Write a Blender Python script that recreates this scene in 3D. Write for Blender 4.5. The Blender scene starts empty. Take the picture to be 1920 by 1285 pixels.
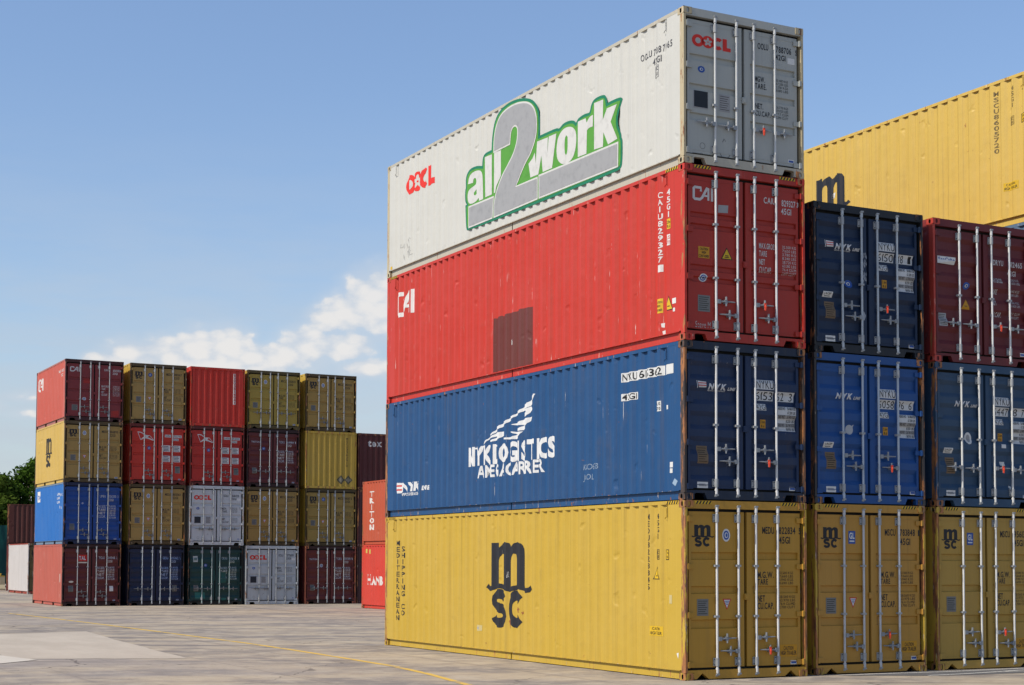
import bpy, bmesh, math, random
from mathutils import Vector, Matrix
from mathutils.geometry import tessellate_polygon
random.seed(7)
R = math.radians
scene = bpy.context.scene
COL = scene.collection

# ------------------------------------------------------------------ camera
cam_d = bpy.data.cameras.new('camera')
cam_d.sensor_width = 36.0
cam_d.lens = 2997.95 / 1920 * 36
cam_d.shift_y = 257.64 / 1920
cam_d.clip_start = 0.1
cam_d.clip_end = 6000
cam = bpy.data.objects.new('camera', cam_d)
COL.objects.link(cam)
Rv = Vector((0.88535196, -0.46491007, 0.00324553))
Uv = Vector((-0.02691444, -0.04428294, 0.99865641))
Fv = Vector((0.4641417, 0.88424977, 0.05171879))
m3 = Matrix((Rv, Uv, -Fv)).transposed()
cam.matrix_world = Matrix.Translation((-14.38975, -21.43731, 1.87593)) @ m3.to_4x4()
scene.camera = cam

# ------------------------------------------------------------------ sun, sky, exposure
SUN_EL, SUN_AZ = R(45), R(3)
to_sun = Vector((-math.cos(SUN_EL) * math.cos(SUN_AZ), -math.cos(SUN_EL) * math.sin(SUN_AZ), math.sin(SUN_EL)))
sun_d = bpy.data.lights.new('sun', 'SUN')
sun_d.energy = 5.0
sun_d.angle = R(0.5)
sun_d.color = (1.0, 0.915, 0.785)
sun = bpy.data.objects.new('sun', sun_d)
COL.objects.link(sun)
sun.rotation_euler = (-to_sun).to_track_quat('-Z', 'Y').to_euler()

scene.view_settings.view_transform = 'Standard'
scene.view_settings.look = 'None'
scene.view_settings.gamma = 1
scene.view_settings.exposure = 0.0
scene.render.engine = 'CYCLES'
scene.cycles.max_bounces = 6

# clouds: (azimuth, elevation, half width, half height) in radians
CLOUDS = [(0.4075, 0.1689, 0.02, 0.0133), (0.3926, 0.1605, 0.0167, 0.015), (0.3793, 0.1537, 0.015, 0.0107), (0.3677, 0.1502, 0.0117, 0.0073), (0.416, 0.1543, 0.03, 0.0133),
          (0.3547, 0.1335, 0.0167, 0.0107), (0.3448, 0.1283, 0.0133, 0.0083), (0.3762, 0.1339, 0.02, 0.0073), (0.3334, 0.1232, 0.015, 0.0073),
          (0.2494, 0.1258, 0.0167, 0.0073), (0.2685, 0.1273, 0.0183, 0.0083), (0.2877, 0.1302, 0.0183, 0.01), (0.3055, 0.1323, 0.015, 0.0107), (0.3203, 0.1255, 0.02, 0.0073), (0.2305, 0.1229, 0.01, 0.0033), (0.2911, 0.1189, 0.04, 0.0067),
          (0.1843, 0.0979, 0.03, 0.0063, 0.75), (0.1662, 0.0926, 0.03, 0.0083, 0.7), (0.19, 0.0884, 0.03, 0.0047, 0.6), (0.3962, 0.121, 0.02, 0.0047), (0.52, 0.14, 0.06, 0.02), (0.0, 0.11, 0.08, 0.02), (-0.25, 0.13, 0.1, 0.03)]


class NT:
    """tiny node-graph helper"""
    def __init__(s, tree):
        s.t = tree
        s.n = tree.nodes
        s.n.clear()

    def node(s, typ, **kw):
        n = s.n.new(typ)
        for k, v in kw.items():
            setattr(n, k, v)
        return n

    def put(s, sock, v):
        if isinstance(v, bpy.types.NodeSocket):
            s.t.links.new(v, sock)
        else:
            sock.default_value = v

    def math(s, op, a, b=0.0, c=0.0, clamp=False):
        n = s.node('ShaderNodeMath', operation=op)
        n.use_clamp = clamp
        s.put(n.inputs[0], a)
        s.put(n.inputs[1], b)
        s.put(n.inputs[2], c)
        return n.outputs[0]

    def ramp(s, v, lo, hi, smooth=True):
        n = s.node('ShaderNodeMapRange')
        n.interpolation_type = 'SMOOTHSTEP' if smooth else 'LINEAR'
        s.put(n.inputs[0], v)
        n.inputs[1].default_value = lo
        n.inputs[2].default_value = hi
        return n.outputs[0]

    def noise(s, vec, scale, detail=4, rough=0.55, off=None):
        n = s.node('ShaderNodeTexNoise')
        s.put(n.inputs['Vector'], vec)
        n.inputs['Scale'].default_value = scale
        n.inputs['Detail'].default_value = detail
        n.inputs['Roughness'].default_value = rough
        return n.outputs[0]

    def vmul(s, vec, k):
        n = s.node('ShaderNodeVectorMath', operation='MULTIPLY')
        s.put(n.inputs[0], vec)
        n.inputs[1].default_value = k
        return n.outputs[0]

    def vadd(s, a, b):
        n = s.node('ShaderNodeVectorMath', operation='ADD')
        s.put(n.inputs[0], a)
        s.put(n.inputs[1], b)
        return n.outputs[0]

    def mix(s, f, a, b):
        n = s.node('ShaderNodeMix', data_type='RGBA')
        s.put(n.inputs[0], f)
        s.put(n.inputs[6], a)
        s.put(n.inputs[7], b)
        return n.outputs[2]


def rgba(c):
    return (c[0], c[1], c[2], 1.0)


world = bpy.data.worlds.new('World')
scene.world = world
world.use_nodes = True
W_ = NT(world.node_tree)
sky = W_.node('ShaderNodeTexSky', sky_type='NISHITA')
sky.sun_disc = False
sky.sun_elevation = SUN_EL
sky.sun_rotation = math.atan2(to_sun.x, to_sun.y) % (2 * math.pi)
sky.altitude = 0
sky.air_density = 1.0
sky.dust_density = 0.6
sky.ozone_density = 2.2
SKY_STRENGTH = 0.15
tc = W_.node('ShaderNodeTexCoord')
nrm = W_.node('ShaderNodeVectorMath', operation='NORMALIZE')
W_.put(nrm.inputs[0], tc.outputs['Generated'])
sx = W_.node('ShaderNodeSeparateXYZ')
W_.put(sx.inputs[0], nrm.outputs[0])
az = W_.math('ARCTAN2', sx.outputs[0], sx.outputs[1])
el = W_.math('ARCSINE', sx.outputs[2])
acc = None
for (a, e, rx, ry, *wk) in CLOUDS:
    dx = W_.math('MULTIPLY', W_.math('SUBTRACT', az, a), 1 / (rx * 1.12))
    dy = W_.math('MULTIPLY', W_.math('SUBTRACT', el, e), 1 / (ry * 1.3))
    d = W_.math('SQRT', W_.math('ADD', W_.math('MULTIPLY', dx, dx), W_.math('MULTIPLY', dy, dy)))
    v = W_.math('SUBTRACT', 1.0 - (wk[0] if wk else 0.0), d)
    acc = v if acc is None else W_.math('SMOOTH_MAX', acc, v, 0.25)
cv = W_.node('ShaderNodeCombineXYZ')
W_.put(cv.inputs[0], az)
W_.put(cv.inputs[1], W_.math('MULTIPLY', el, 1.5))
n_big = W_.noise(cv.outputs[0], 48, 3, 0.5)
n_fine = W_.noise(cv.outputs[0], 120, 6, 0.6)
puff = W_.node('ShaderNodeTexVoronoi', feature='SMOOTH_F1')
W_.put(puff.inputs['Vector'], W_.vadd(cv.outputs[0], W_.vmul(W_.node('ShaderNodeTexNoise').outputs[1], (0, 0, 0))))
puff.inputs['Scale'].default_value = 95
puff.inputs['Smoothness'].default_value = 0.35
billow = W_.math('SUBTRACT', 0.45, puff.outputs[0])
dens = W_.math('ADD', W_.math('ADD', acc, 0.10), W_.math('ADD', W_.math('MULTIPLY', W_.math('SUBTRACT', n_big, 0.5), 0.45), W_.math('MULTIPLY', W_.math('SUBTRACT', n_fine, 0.5), 0.55)))
dens = W_.math('ADD', dens, W_.math('MULTIPLY', billow, 0.45))
core = W_.math('MULTIPLY', W_.ramp(dens, -0.02, 0.34), 0.88)
halo = W_.math('MULTIPLY', W_.ramp(W_.math('ADD', acc, W_.math('MULTIPLY', W_.math('SUBTRACT', n_big, 0.5), 0.8)), -0.55, 0.45), 0.62)
cmask = W_.math('MAXIMUM', core, halo)
shade = W_.ramp(W_.math('ADD', W_.math('MULTIPLY', dens, 0.8), W_.math('ADD', W_.math('MULTIPLY', billow, 0.7), W_.math('MULTIPLY', W_.math('SUBTRACT', n_fine, 0.5), 0.7))), -0.15, 0.75)
# thin high veil that whitens the sky towards the horizon, as the photo's hazy air does
veil_n = W_.noise(W_.vmul(cv.outputs[0], (1, 3, 1)), 9, 5, 0.6)
veil = W_.math('MULTIPLY', W_.math('SUBTRACT', 1.0, W_.ramp(el, 0.02, 0.30)), W_.ramp(veil_n, 0.1, 0.7))
ccol = W_.mix(shade, rgba((0.60, 0.66, 0.74)), rgba((0.86, 0.83, 0.80)))
bg_sky = W_.node('ShaderNodeBackground')
tint = W_.node('ShaderNodeMix', data_type='RGBA', blend_type='MULTIPLY')
tint.inputs[0].default_value = 1.0
W_.put(tint.inputs[6], sky.outputs[0])
tint.inputs[7].default_value = (1.01, 1.01, 1.05, 1)
W_.put(bg_sky.inputs[0], tint.outputs[2])
W_.put(bg_sky.inputs[1], W_.math('MULTIPLY', W_.math('MULTIPLY_ADD', W_.ramp(el, 0.06, 0.36, False), 0.18, 0.88), SKY_STRENGTH))
bg_cl = W_.node('ShaderNodeBackground')
W_.put(bg_cl.inputs[0], ccol)
bg_cl.inputs[1].default_value = 1.0
bg_ve = W_.node('ShaderNodeBackground')
bg_ve.inputs[0].default_value = (0.53, 0.59, 0.67, 1)
mx0 = W_.node('ShaderNodeMixShader')
W_.put(mx0.inputs[0], W_.math('MULTIPLY', veil, 0.8))
W_.put(mx0.inputs[1], bg_sky.outputs[0])
W_.put(mx0.inputs[2], bg_ve.outputs[0])
mx = W_.node('ShaderNodeMixShader')
W_.put(mx.inputs[0], cmask)
W_.put(mx.inputs[1], mx0.outputs[0])
W_.put(mx.inputs[2], bg_cl.outputs[0])
wo = W_.node('ShaderNodeOutputWorld')
W_.put(wo.inputs[0], mx.outputs[0])

# ------------------------------------------------------------------ materials
_mats = {}
ALB = 0.77   # paint reflectances relative to the first estimates


def new_mat(name):
    m = bpy.data.materials.new(name)
    m.use_nodes = True
    return m, NT(m.node_tree)


def finish(g, base, rough=0.55, spec=0.35, metal=0.0, bump=None, bump_d=0.01, bump_s=0.4, alpha=None):
    b = g.node('ShaderNodeBsdfPrincipled')
    g.put(b.inputs['Base Color'], base)
    g.put(b.inputs['Roughness'], rough)
    b.inputs['Specular IOR Level'].default_value = spec
    b.inputs['Metallic'].default_value = metal
    if bump is not None:
        bn = g.node('ShaderNodeBump')
        bn.inputs['Strength'].default_value = bump_s
        bn.inputs['Distance'].default_value = bump_d
        g.put(bn.inputs['Height'], bump)
        g.put(b.inputs['Normal'], bn.outputs[0])
    if alpha is not None:
        g.put(b.inputs['Alpha'], alpha)
    o = g.node('ShaderNodeOutputMaterial')
    g.put(o.inputs[0], b.outputs[0])


def paint(col, rust=0.35, scratch=0.0, fade=0.12, grime=0.35, dents=0.5, name='container_paint', scratch_col=(0.72, 0.68, 0.64), edge=0.0):
    """weathered sheet-metal paint: uneven fading, vertical run-off streaks, rust spots and bare scratches"""
    key = (col, rust, scratch, fade, grime, dents, edge)
    if key in _mats:
        return _mats[key]
    m, g = new_mat(name)
    geo = g.node('ShaderNodeNewGeometry')
    oi = g.node('ShaderNodeObjectInfo')
    pos = g.vadd(geo.outputs['Position'], g.vmul(oi.outputs['Random'], (3.1, 1.7, 0.9)))
    big = g.noise(pos, 0.55, 3, 0.5)
    mid = g.noise(pos, 2.6, 5, 0.6)
    strk = g.noise(g.vmul(pos, (7, 7, 0.35)), 1.0, 5, 0.62)
    strk2 = g.noise(g.vmul(pos, (38, 38, 0.7)), 1.0, 4, 0.6)
    spots = g.noise(pos, 6.5, 7, 0.66)
    col = tuple(c * ALB for c in col)
    lum = sum(col) / 3
    faded = tuple(min(0.9, c * 0.94 + lum * 0.10 + 0.008) for c in col)
    dirt = tuple(c * 0.55 + d for c, d in zip(col, (0.045, 0.035, 0.022)))
    c = g.mix(g.math('MULTIPLY', g.ramp(big, 0.35, 0.7), fade * 3), rgba(col), rgba(faded))
    c = g.mix(g.math('MULTIPLY', g.ramp(strk, 0.52, 0.78), grime), c, rgba(dirt))
    c = g.mix(g.math('MULTIPLY', g.ramp(mid, 0.55, 0.8), grime * 0.7), c, rgba(dirt))
    rib_streak = g.noise(g.vmul(pos, (30, 30, 0.22)), 1.0, 3, 0.6)  # fine grime streaks, dark and pale, also painted to boost weak rib shading
    c = g.mix(g.math('MULTIPLY', g.ramp(rib_streak, 0.56, 0.74), grime * 0.9), c, rgba(tuple(x * 0.62 for x in dirt)))
    c = g.mix(g.math('MULTIPLY', g.ramp(rib_streak, 0.44, 0.28), grime * 0.6), c, rgba(tuple(min(0.85, x * 1.18 + 0.02) for x in col)))
    if scratch > 0:
        sc = g.math('MULTIPLY', g.ramp(strk2, 0.695 - 0.05 * scratch, 0.745 - 0.05 * scratch), g.ramp(mid, 0.50, 0.60))
        c = g.mix(g.math('MULTIPLY', sc, 0.75), c, rgba(scratch_col))
    if rust > 0:
        thr = 0.80 - 0.28 * rust
        rmask = g.math('MAXIMUM', g.ramp(spots, thr, thr + 0.05), g.math('MULTIPLY', g.ramp(strk2, thr + 0.02, thr + 0.12), g.ramp(spots, 0.5, 0.62)))
        rc = g.mix(g.ramp(g.noise(pos, 30, 4, 0.6), 0.35, 0.65), rgba((0.34, 0.13, 0.045)), rgba((0.11, 0.045, 0.025)))
        c = g.mix(rmask, c, rc)
        rough = g.math('ADD', 0.5, g.math('MULTIPLY', rmask, 0.35))
    else:
        rough = 0.5
    if edge > 0:
        er = g.noise(g.vmul(pos, (9, 9, 1.5)), 1.0, 7, 0.68)
        em = g.ramp(er, 0.66 - 0.20 * edge, 0.70 - 0.20 * edge)
        eb = g.noise(g.vmul(pos, (14, 14, 3.0)), 1.0, 6, 0.65)
        ec = g.mix(g.ramp(eb, 0.40, 0.60), rgba((0.35, 0.145, 0.05)), rgba((0.15, 0.07, 0.04)))
        c = g.mix(em, c, ec)
        c = g.mix(g.math('MULTIPLY', g.ramp(eb, 0.63, 0.68), 0.6), c, rgba((0.55, 0.45, 0.36)))
    dent = g.math('ADD', g.math('MULTIPLY', g.noise(pos, 1.3, 3, 0.5), 1.0), g.math('ADD', g.math('MULTIPLY', spots, 0.06), g.math('MULTIPLY', g.ramp(g.noise(pos, 3.2, 2, 0.4), 0.66, 0.80), -0.5)))
    finish(g, c, rough, 0.3, bump=dent, bump_d=0.03, bump_s=dents)
    _mats[key] = m
    return m


def flat(col, name, rough=0.6, wear=0.0, wear_col=None, metal=0.0, spec=0.3):
    """sticker, lettering and small hardware finishes"""
    key = ('flat', col, name, rough, wear, wear_col, metal)
    if key in _mats:
        return _mats[key]
    col = tuple(c * ALB for c in col)
    wear_col = tuple(c * ALB for c in wear_col) if wear_col else None
    m, g = new_mat(name)
    geo = g.node('ShaderNodeNewGeometry')
    n = g.noise(geo.outputs['Position'], 5.5, 5, 0.65)
    n2 = g.noise(g.vmul(geo.outputs['Position'], (18, 18, 2.2)), 1, 5, 0.6)
    dk = tuple(c * 0.72 for c in col)
    c = g.mix(g.math('MULTIPLY', g.ramp(n, 0.45, 0.75), 0.6), rgba(col), rgba(dk))
    if wear > 0:
        c = g.mix(g.ramp(n2, 0.76 - 0.2 * wear, 0.80 - 0.2 * wear), c, rgba(wear_col or (0.3, 0.3, 0.3)))
    finish(g, c, rough, spec, metal)
    _mats[key] = m
    return m


WHITE = (0.78, 0.78, 0.75)
BLACK = (0.016, 0.017, 0.02)
M_galv = flat((0.62, 0.63, 0.64), 'galvanised_steel', 0.5, 0.25, (0.30, 0.22, 0.16), 0.15)
M_galv2 = flat((0.42, 0.44, 0.45), 'galvanised_bracket', 0.55, 0.3, (0.22, 0.14, 0.09), 0.3)
M_lever = flat((0.32, 0.34, 0.36), 'galvanised_lever', 0.5, 0.3, (0.2, 0.12, 0.08), 0.3)
M_rubber = flat((0.022, 0.023, 0.022), 'door_gasket_rubber', 0.75)
M_dark = flat((0.008, 0.008, 0.008), 'dark_hollow', 0.9)
M_seal = flat((0.75, 0.07, 0.03), 'plastic_seal', 0.45)
M_yel = flat((0.72, 0.46, 0.02), 'yellow_sticker', 0.5, 0.25, (0.5, 0.42, 0.25))
M_orange = flat((0.62, 0.30, 0.015), 'orange_sticker', 0.5, 0.2, (0.5, 0.35, 0.1))
M_white = flat(WHITE, 'white_sticker', 0.5, 0.25, (0.45, 0.45, 0.42))
M_black = flat(BLACK, 'black_paint', 0.5)
M_steelplate = flat((0.22, 0.22, 0.21), 'csc_plate_steel', 0.5, 0.4, (0.35, 0.34, 0.31), 0.3)
M_brownplate = flat((0.20, 0.14, 0.085), 'csc_plate_brass', 0.6, 0.5, (0.30, 0.23, 0.15))
M_bluestk = flat((0.03, 0.10, 0.38), 'blue_sticker', 0.5)
M_redstk = flat((0.62, 0.03, 0.02), 'red_sticker', 0.5)
M_greystk = flat((0.38, 0.38, 0.38), 'grey_sticker', 0.6, 0.5, (0.2, 0.2, 0.2))


# ------------------------------------------------------------------ mesh helpers
class MB:
    def __init__(s):
        s.v = []
        s.f = []
        s.m = []

    def add(s, vs, fs, mi=0):
        o = len(s.v)
        s.v.extend(vs)
        for f in fs:
            s.f.append(tuple(i + o for i in f))
            s.m.append(mi)
        return s

    def box(s, x0, x1, y0, y1, z0, z1, mi=0):
        vs = [(x0, y0, z0), (x1, y0, z0), (x1, y1, z0), (x0, y1, z0), (x0, y0, z1), (x1, y0, z1), (x1, y1, z1), (x0, y1, z1)]
        return s.add(vs, [(0, 3, 2, 1), (4, 5, 6, 7), (0, 1, 5, 4), (1, 2, 6, 5), (2, 3, 7, 6), (3, 0, 4, 7)], mi)

    def tube(s, pts, r, n=8, mi=0, cap=True):
        pts = [Vector(p) for p in pts]
        rs = r if isinstance(r, (list, tuple)) else [r] * len(pts)
        rings = []
        vs = []
        for i, p in enumerate(pts):
            d = (pts[min(i + 1, len(pts) - 1)] - pts[max(i - 1, 0)]).normalized()
            a = d.orthogonal().normalized() if abs(d.z) < 0.99 else Vector((1, 0, 0))
            b = d.cross(a).normalized()
            a = b.cross(d)
            ring = []
            for k in range(n):
                t = 2 * math.pi * k / n
                ring.append(len(vs))
                vs.append(tuple(p + (a * math.cos(t) + b * math.sin(t)) * rs[i]))
            rings.append(ring)
        fs = []
        for i in range(len(pts) - 1):
            for k in range(n):
                fs.append((rings[i][k], rings[i][(k + 1) % n], rings[i + 1][(k + 1) % n], rings[i + 1][k]))
        if cap:
            fs.append(tuple(reversed(rings[0])))
            fs.append(tuple(rings[-1]))
        return s.add(vs, fs, mi)

    def prism(s, poly, y0, y1, mi=0):
        """polygon in (x, z) extruded along y"""
        n = len(poly)
        vs = [(x, y0, z) for x, z in poly] + [(x, y1, z) for x, z in poly]
        tri = tessellate_polygon([[Vector((x, z, 0)) for x, z in poly]])
        fs = [tuple(t) for t in tri] + [tuple(i + n for i in reversed(t)) for t in tri]
        fs += [(i, (i + 1) % n, (i + 1) % n + n, i + n) for i in range(n)]
        return s.add(vs, fs, mi)

    def data(s, name, shift=(0, 0, 0), smooth=False):
        me = bpy.data.meshes.new(name)
        me.from_pydata([(a + shift[0], b + shift[1], c + shift[2]) for a, b, c in s.v], [], s.f)
        for _ in range((max(s.m) if s.m else 0) + 1):
            me.materials.append(None)
        if s.m:
            me.polygons.foreach_set('material_index', s.m)
        bm = bmesh.new()
        bm.from_mesh(me)
        bmesh.ops.recalc_face_normals(bm, faces=bm.faces)
        bm.to_mesh(me)
        bm.free()
        if smooth:
            for p in me.polygons:
                p.use_smooth = True
        return me


def link(name, me, mats, parent=None):
    o = bpy.data.objects.new(name, me)
    COL.objects.link(o)
    if not isinstance(mats, (list, tuple)):
        mats = [mats]
    for i, sl in enumerate(o.material_slots):
        sl.link = 'OBJECT'
        sl.material = mats[min(i, len(mats) - 1)]
    if parent is not None:
        o.parent = parent
    return o


def tag(o, label, cat, group=None, kind=None):
    if label:
        o['label'] = label
    if cat:
        o['category'] = cat
    if group:
        o['group'] = group
    if kind:
        o['kind'] = kind
    return o


def empty(name, loc, rz=0.0):
    o = bpy.data.objects.new(name, None)
    COL.objects.link(o)
    o.empty_display_size = 0.3
    o.location = loc
    o.rotation_euler = (0, 0, rz)
    return o


# ------------------------------------------------------------------ lettering
CHARS = "ABCDEFGHIJKLMNOPQRSTUVWXYZabcdefghijklmnopqrstuvwxyz0123456789.,:-/&"
GLY = {}


def build_glyphs():
    todo = []
    for style, off in (('r', 0.0), ('m', 0.019), ('b', 0.034), ('x', 0.048)):
        for ch in CHARS:
            cu = bpy.data.curves.new('glyph', 'FONT')
            cu.body = ch
            cu.size = 1.0
            cu.resolution_u = 3
            cu.offset = off
            cu.fill_mode = 'FRONT'
            ob = bpy.data.objects.new('glyph', cu)
            COL.objects.link(ob)
            todo.append((style, ch, ob))
    dg = bpy.context.evaluated_depsgraph_get()
    dg.update()
    for style, ch, ob in todo:
        ev = ob.evaluated_get(dg)
        me = ev.to_mesh()
        vs = [(v.co.x, v.co.y) for v in me.vertices]
        fs = [tuple(p.vertices) for p in me.polygons]
        ev.to_mesh_clear()
        GLY[(style, ch)] = (vs, fs, min(v[0] for v in vs), max(v[0] for v in vs))
    for style, ch, ob in todo:
        cu = ob.data
        bpy.data.objects.remove(ob)
        bpy.data.curves.remove(cu)


build_glyphs()


class P2:
    """flat artwork: 2-D vertices and faces, each with a layer (height off the surface) and a material slot"""
    def __init__(s):
        s.v = []
        s.f = []
        s.l = []
        s.m = []

    def add(s, vs, fs, layer=0, mi=0):
        o = len(s.v)
        s.v.extend(vs)
        for f in fs:
            s.f.append(tuple(i + o for i in f))
            s.l.append(layer)
            s.m.append(mi)
        return s

    def poly(s, pts, holes=(), layer=0, mi=0):
        loops = [pts] + list(holes)
        tri = tessellate_polygon([[Vector((x, y, 0)) for x, y in lp] for lp in loops])
        allp = [p for lp in loops for p in lp]
        return s.add(allp, [tuple(t) for t in tri], layer, mi)

    def rect(s, x0, x1, y0, y1, layer=0, mi=0):
        return s.add([(x0, y0), (x1, y0), (x1, y1), (x0, y1)], [(0, 1, 2, 3)], layer, mi)

    def ell(s, cx, cy, rx, ry, layer=0, mi=0, n=20):
        return s.add([(cx + rx * math.cos(2 * math.pi * k / n), cy + ry * math.sin(2 * math.pi * k / n)) for k in range(n)], [tuple(range(n))], layer, mi)

    def ribbon(s, pts, w, layer=0, mi=0, w_end=None):
        """thick stroke along a path"""
        L, Rr = [], []
        n = len(pts)
        for i, p in enumerate(pts):
            a = pts[max(i - 1, 0)]
            b = pts[min(i + 1, n - 1)]
            dx, dy = b[0] - a[0], b[1] - a[1]
            ln = math.hypot(dx, dy) or 1
            ww = w if w_end is None else w + (w_end - w) * i / (n - 1)
            nx, ny = -dy / ln * ww / 2, dx / ln * ww / 2
            L.append((p[0] + nx, p[1] + ny))
            Rr.append((p[0] - nx, p[1] - ny))
        vs = L + Rr
        fs = [(i, i + 1, n + i + 1, n + i) for i in range(n - 1)]
        return s.add(vs, fs, layer, mi)

    def text(s, body, x0, x1, y0, y1, style='m', layer=0, mi=0, shear=0.0, gap=0.1):
        """capitals stretched to fill the box x0..x1, y0..y1"""
        pen = 0.0
        vs, fs = [], []
        for ch in body:
            if ch == ' ':
                pen += 0.32
                continue
            gv, gf, a, b = GLY[(style, ch)]
            o = len(vs)
            vs.extend((v[0] - a + pen, v[1]) for v in gv)
            fs.extend(tuple(i + o for i in f) for f in gf)
            pen += (b - a) + gap
        if not vs:
            return s
        xa = min(v[0] for v in vs)
        xb = max(v[0] for v in vs)
        h = 0.69
        k = (x1 - x0) / max(xb - xa, 1e-6)
        kv = (y1 - y0) / h
        vs = [(x0 + (v[0] - xa) * k + shear * v[1] * kv, y0 + v[1] * kv) for v in vs]
        return s.add(vs, fs, layer, mi)

    def vtext(s, body, x0, x1, ytop, ybot, style='m', layer=0, mi=0):
        """letters stacked downwards"""
        n = len(body)
        st = (ytop - ybot) / n
        for i, ch in enumerate(body):
            if ch == ' ':
                continue
            w = (x1 - x0) * (0.3 if ch in 'I1' else 1.0)
            c = (x0 + x1) / 2
            s.text(ch, c - w / 2, c + w / 2, ytop - st * i - st * 0.84, ytop - st * i - st * 0.08, style, layer, mi)
        return s


def grow(pts, d):
    """offset a polygon outline outwards by d"""
    n = len(pts)
    area = sum(pts[i][0] * pts[(i + 1) % n][1] - pts[(i + 1) % n][0] * pts[i][1] for i in range(n))
    sg = 1 if area > 0 else -1
    out = []
    for i in range(n):
        p, q, r = pts[i - 1], pts[i], pts[(i + 1) % n]
        e1 = Vector((q[0] - p[0], q[1] - p[1])).normalized()
        e2 = Vector((r[0] - q[0], r[1] - q[1])).normalized()
        n1 = Vector((e1.y, -e1.x)) * sg
        n2 = Vector((e2.y, -e2.x)) * sg
        b = n1 + n2
        b = b.normalized() if b.length > 1e-4 else n1
        k = min(1.6, 1.0 / max(0.35, b.dot(n1)))
        out.append((q[0] + b.x * d * k, q[1] + b.y * d * k))
    return out


def lay(name, art, mats, parent, to3d, breaks=(), axis=0, base=0.003, step=0.0015):
    """lay flat artwork on a profiled surface: cut it where the sheet bends and press every piece on"""
    bm = bmesh.new()
    ly = bm.faces.layers.int.new('layer')
    cache = {}
    for f, l, mi in zip(art.f, art.l, art.m):
        vs = []
        for i in f:
            k = (i, l)
            if k not in cache:
                cache[k] = bm.verts.new((art.v[i][0], art.v[i][1], l))
            vs.append(cache[k])
        try:
            fc = bm.faces.new(vs)
        except ValueError:
            continue
        fc[ly] = l
        fc.material_index = mi
    lo = min(v[axis] for v in art.v)
    hi = max(v[axis] for v in art.v)
    nv = (1, 0, 0) if axis == 0 else (0, 1, 0)
    for b in breaks:
        if lo < b < hi:
            co = (b, 0, 0) if axis == 0 else (0, b, 0)
            bmesh.ops.bisect_plane(bm, geom=bm.verts[:] + bm.edges[:] + bm.faces[:], plane_co=co, plane_no=nv, dist=1e-5)
    for v in bm.verts:
        v.co = to3d(v.co.x, v.co.y, base + step * v.co.z)
    me = bpy.data.meshes.new(name)
    for _ in range(max(art.m) + 1):
        me.materials.append(None)
    bm.to_mesh(me)
    bm.free()
    return link(name, me, mats, parent)


# ---- emblems drawn as polygons in a unit box -----------------------------------
def arc(cx, cy, rx, ry, a0, a1, n=14):
    return [(cx + rx * math.cos(R(a0 + (a1 - a0) * k / n)), cy + ry * math.sin(R(a0 + (a1 - a0) * k / n))) for k in range(n + 1)]


def msc_logo(art, x0, x1, z0, z1, mi=0, layer=0):
    """m over a wave line over s c; unit box 1.36 x 1.31"""
    sx_, sz_ = (x1 - x0) / 1.36, (z1 - z0) / 1.31
    T = lambda p: (x0 + (p[0] + 0.16) * sx_, z0 + (p[1] + 0.60) * sz_)
    m = [(0, 0), (0, .70), (.24, .70), (.24, .62), (.32, .69), (.42, .71), (.53, .69), (.60, .62), (.70, .69), (.80, .71), (.92, .68), (.99, .60), (1, .5), (1, 0),
         (.76, 0), (.76, .45), (.74, .52), (.69, .53), (.64, .48), (.62, .42), (.62, 0), (.38, 0), (.38, .45), (.36, .52), (.31, .53), (.26, .48), (.24, .42), (.24, 0)]
    art.poly([T(p) for p in m], layer=layer, mi=mi)
    wave = [(-.16, .03), (-.1, -.015), (-.03, -.02), (.1, .015), (.25, .03), (.4, .005), (.55, -.025), (.7, .0), (.85, .025), (1.0, .0), (1.08, -.03), (1.15, -.02), (1.2, .02)]
    art.ribbon([T(p) for p in wave], 0.075 * sz_, layer=layer + 1, mi=mi)
    w = 0.15 * (sx_ + sz_) / 2
    s_ = arc(.24, -.20, .15, .105, 15, 270, 14) + arc(.24, -.43, .16, .115, 90, -170, 14)
    art.ribbon([T(p) for p in s_], w, layer=layer, mi=mi)
    c_ = arc(.76, -.32, .17, .21, 40, 320, 18)
    art.ribbon([T(p) for p in c_], w, layer=layer + 1, mi=mi)


def oocl_logo(art, x0, x1, z0, z1, mi=0, mi2=1, layer=0):
    sx_, sz_ = (x1 - x0), (z1 - z0)
    T = lambda x, y: (x0 + x * sx_, z0 + y * sz_)
    for cx in (.15, .405):
        art.ell(*T(cx, .5), .155 * sx_, .5 * sz_, layer, mi, 24)
    art.ell(*T(.15, .5), .07 * sx_, .24 * sz_, layer + 1, mi2, 18)
    pet = []
    for k in range(40):
        a = 2 * math.pi * k / 40
        r = 0.75 + 0.25 * math.cos(5 * a)
        pet.append(T(.405 + .115 * r * math.sin(a), .5 + .36 * r * math.cos(a)))
    art.poly(pet, layer=layer + 1, mi=mi2)
    art.ell(*T(.405, .5), .018 * sx_, .055 * sz_, layer + 2, mi, 10)
    art.poly([T(*p) for p in arc(.665, .5, .155, .5, 48, 312, 22) + arc(.665, .5, .065, .21, 312, 48, 14)], layer=layer + 1, mi=mi)
    art.poly([T(*p) for p in [(.79, 1), (.79, 0), (1, 0), (1, .30), (.90, .30), (.90, 1)]], layer=layer, mi=mi)


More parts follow.
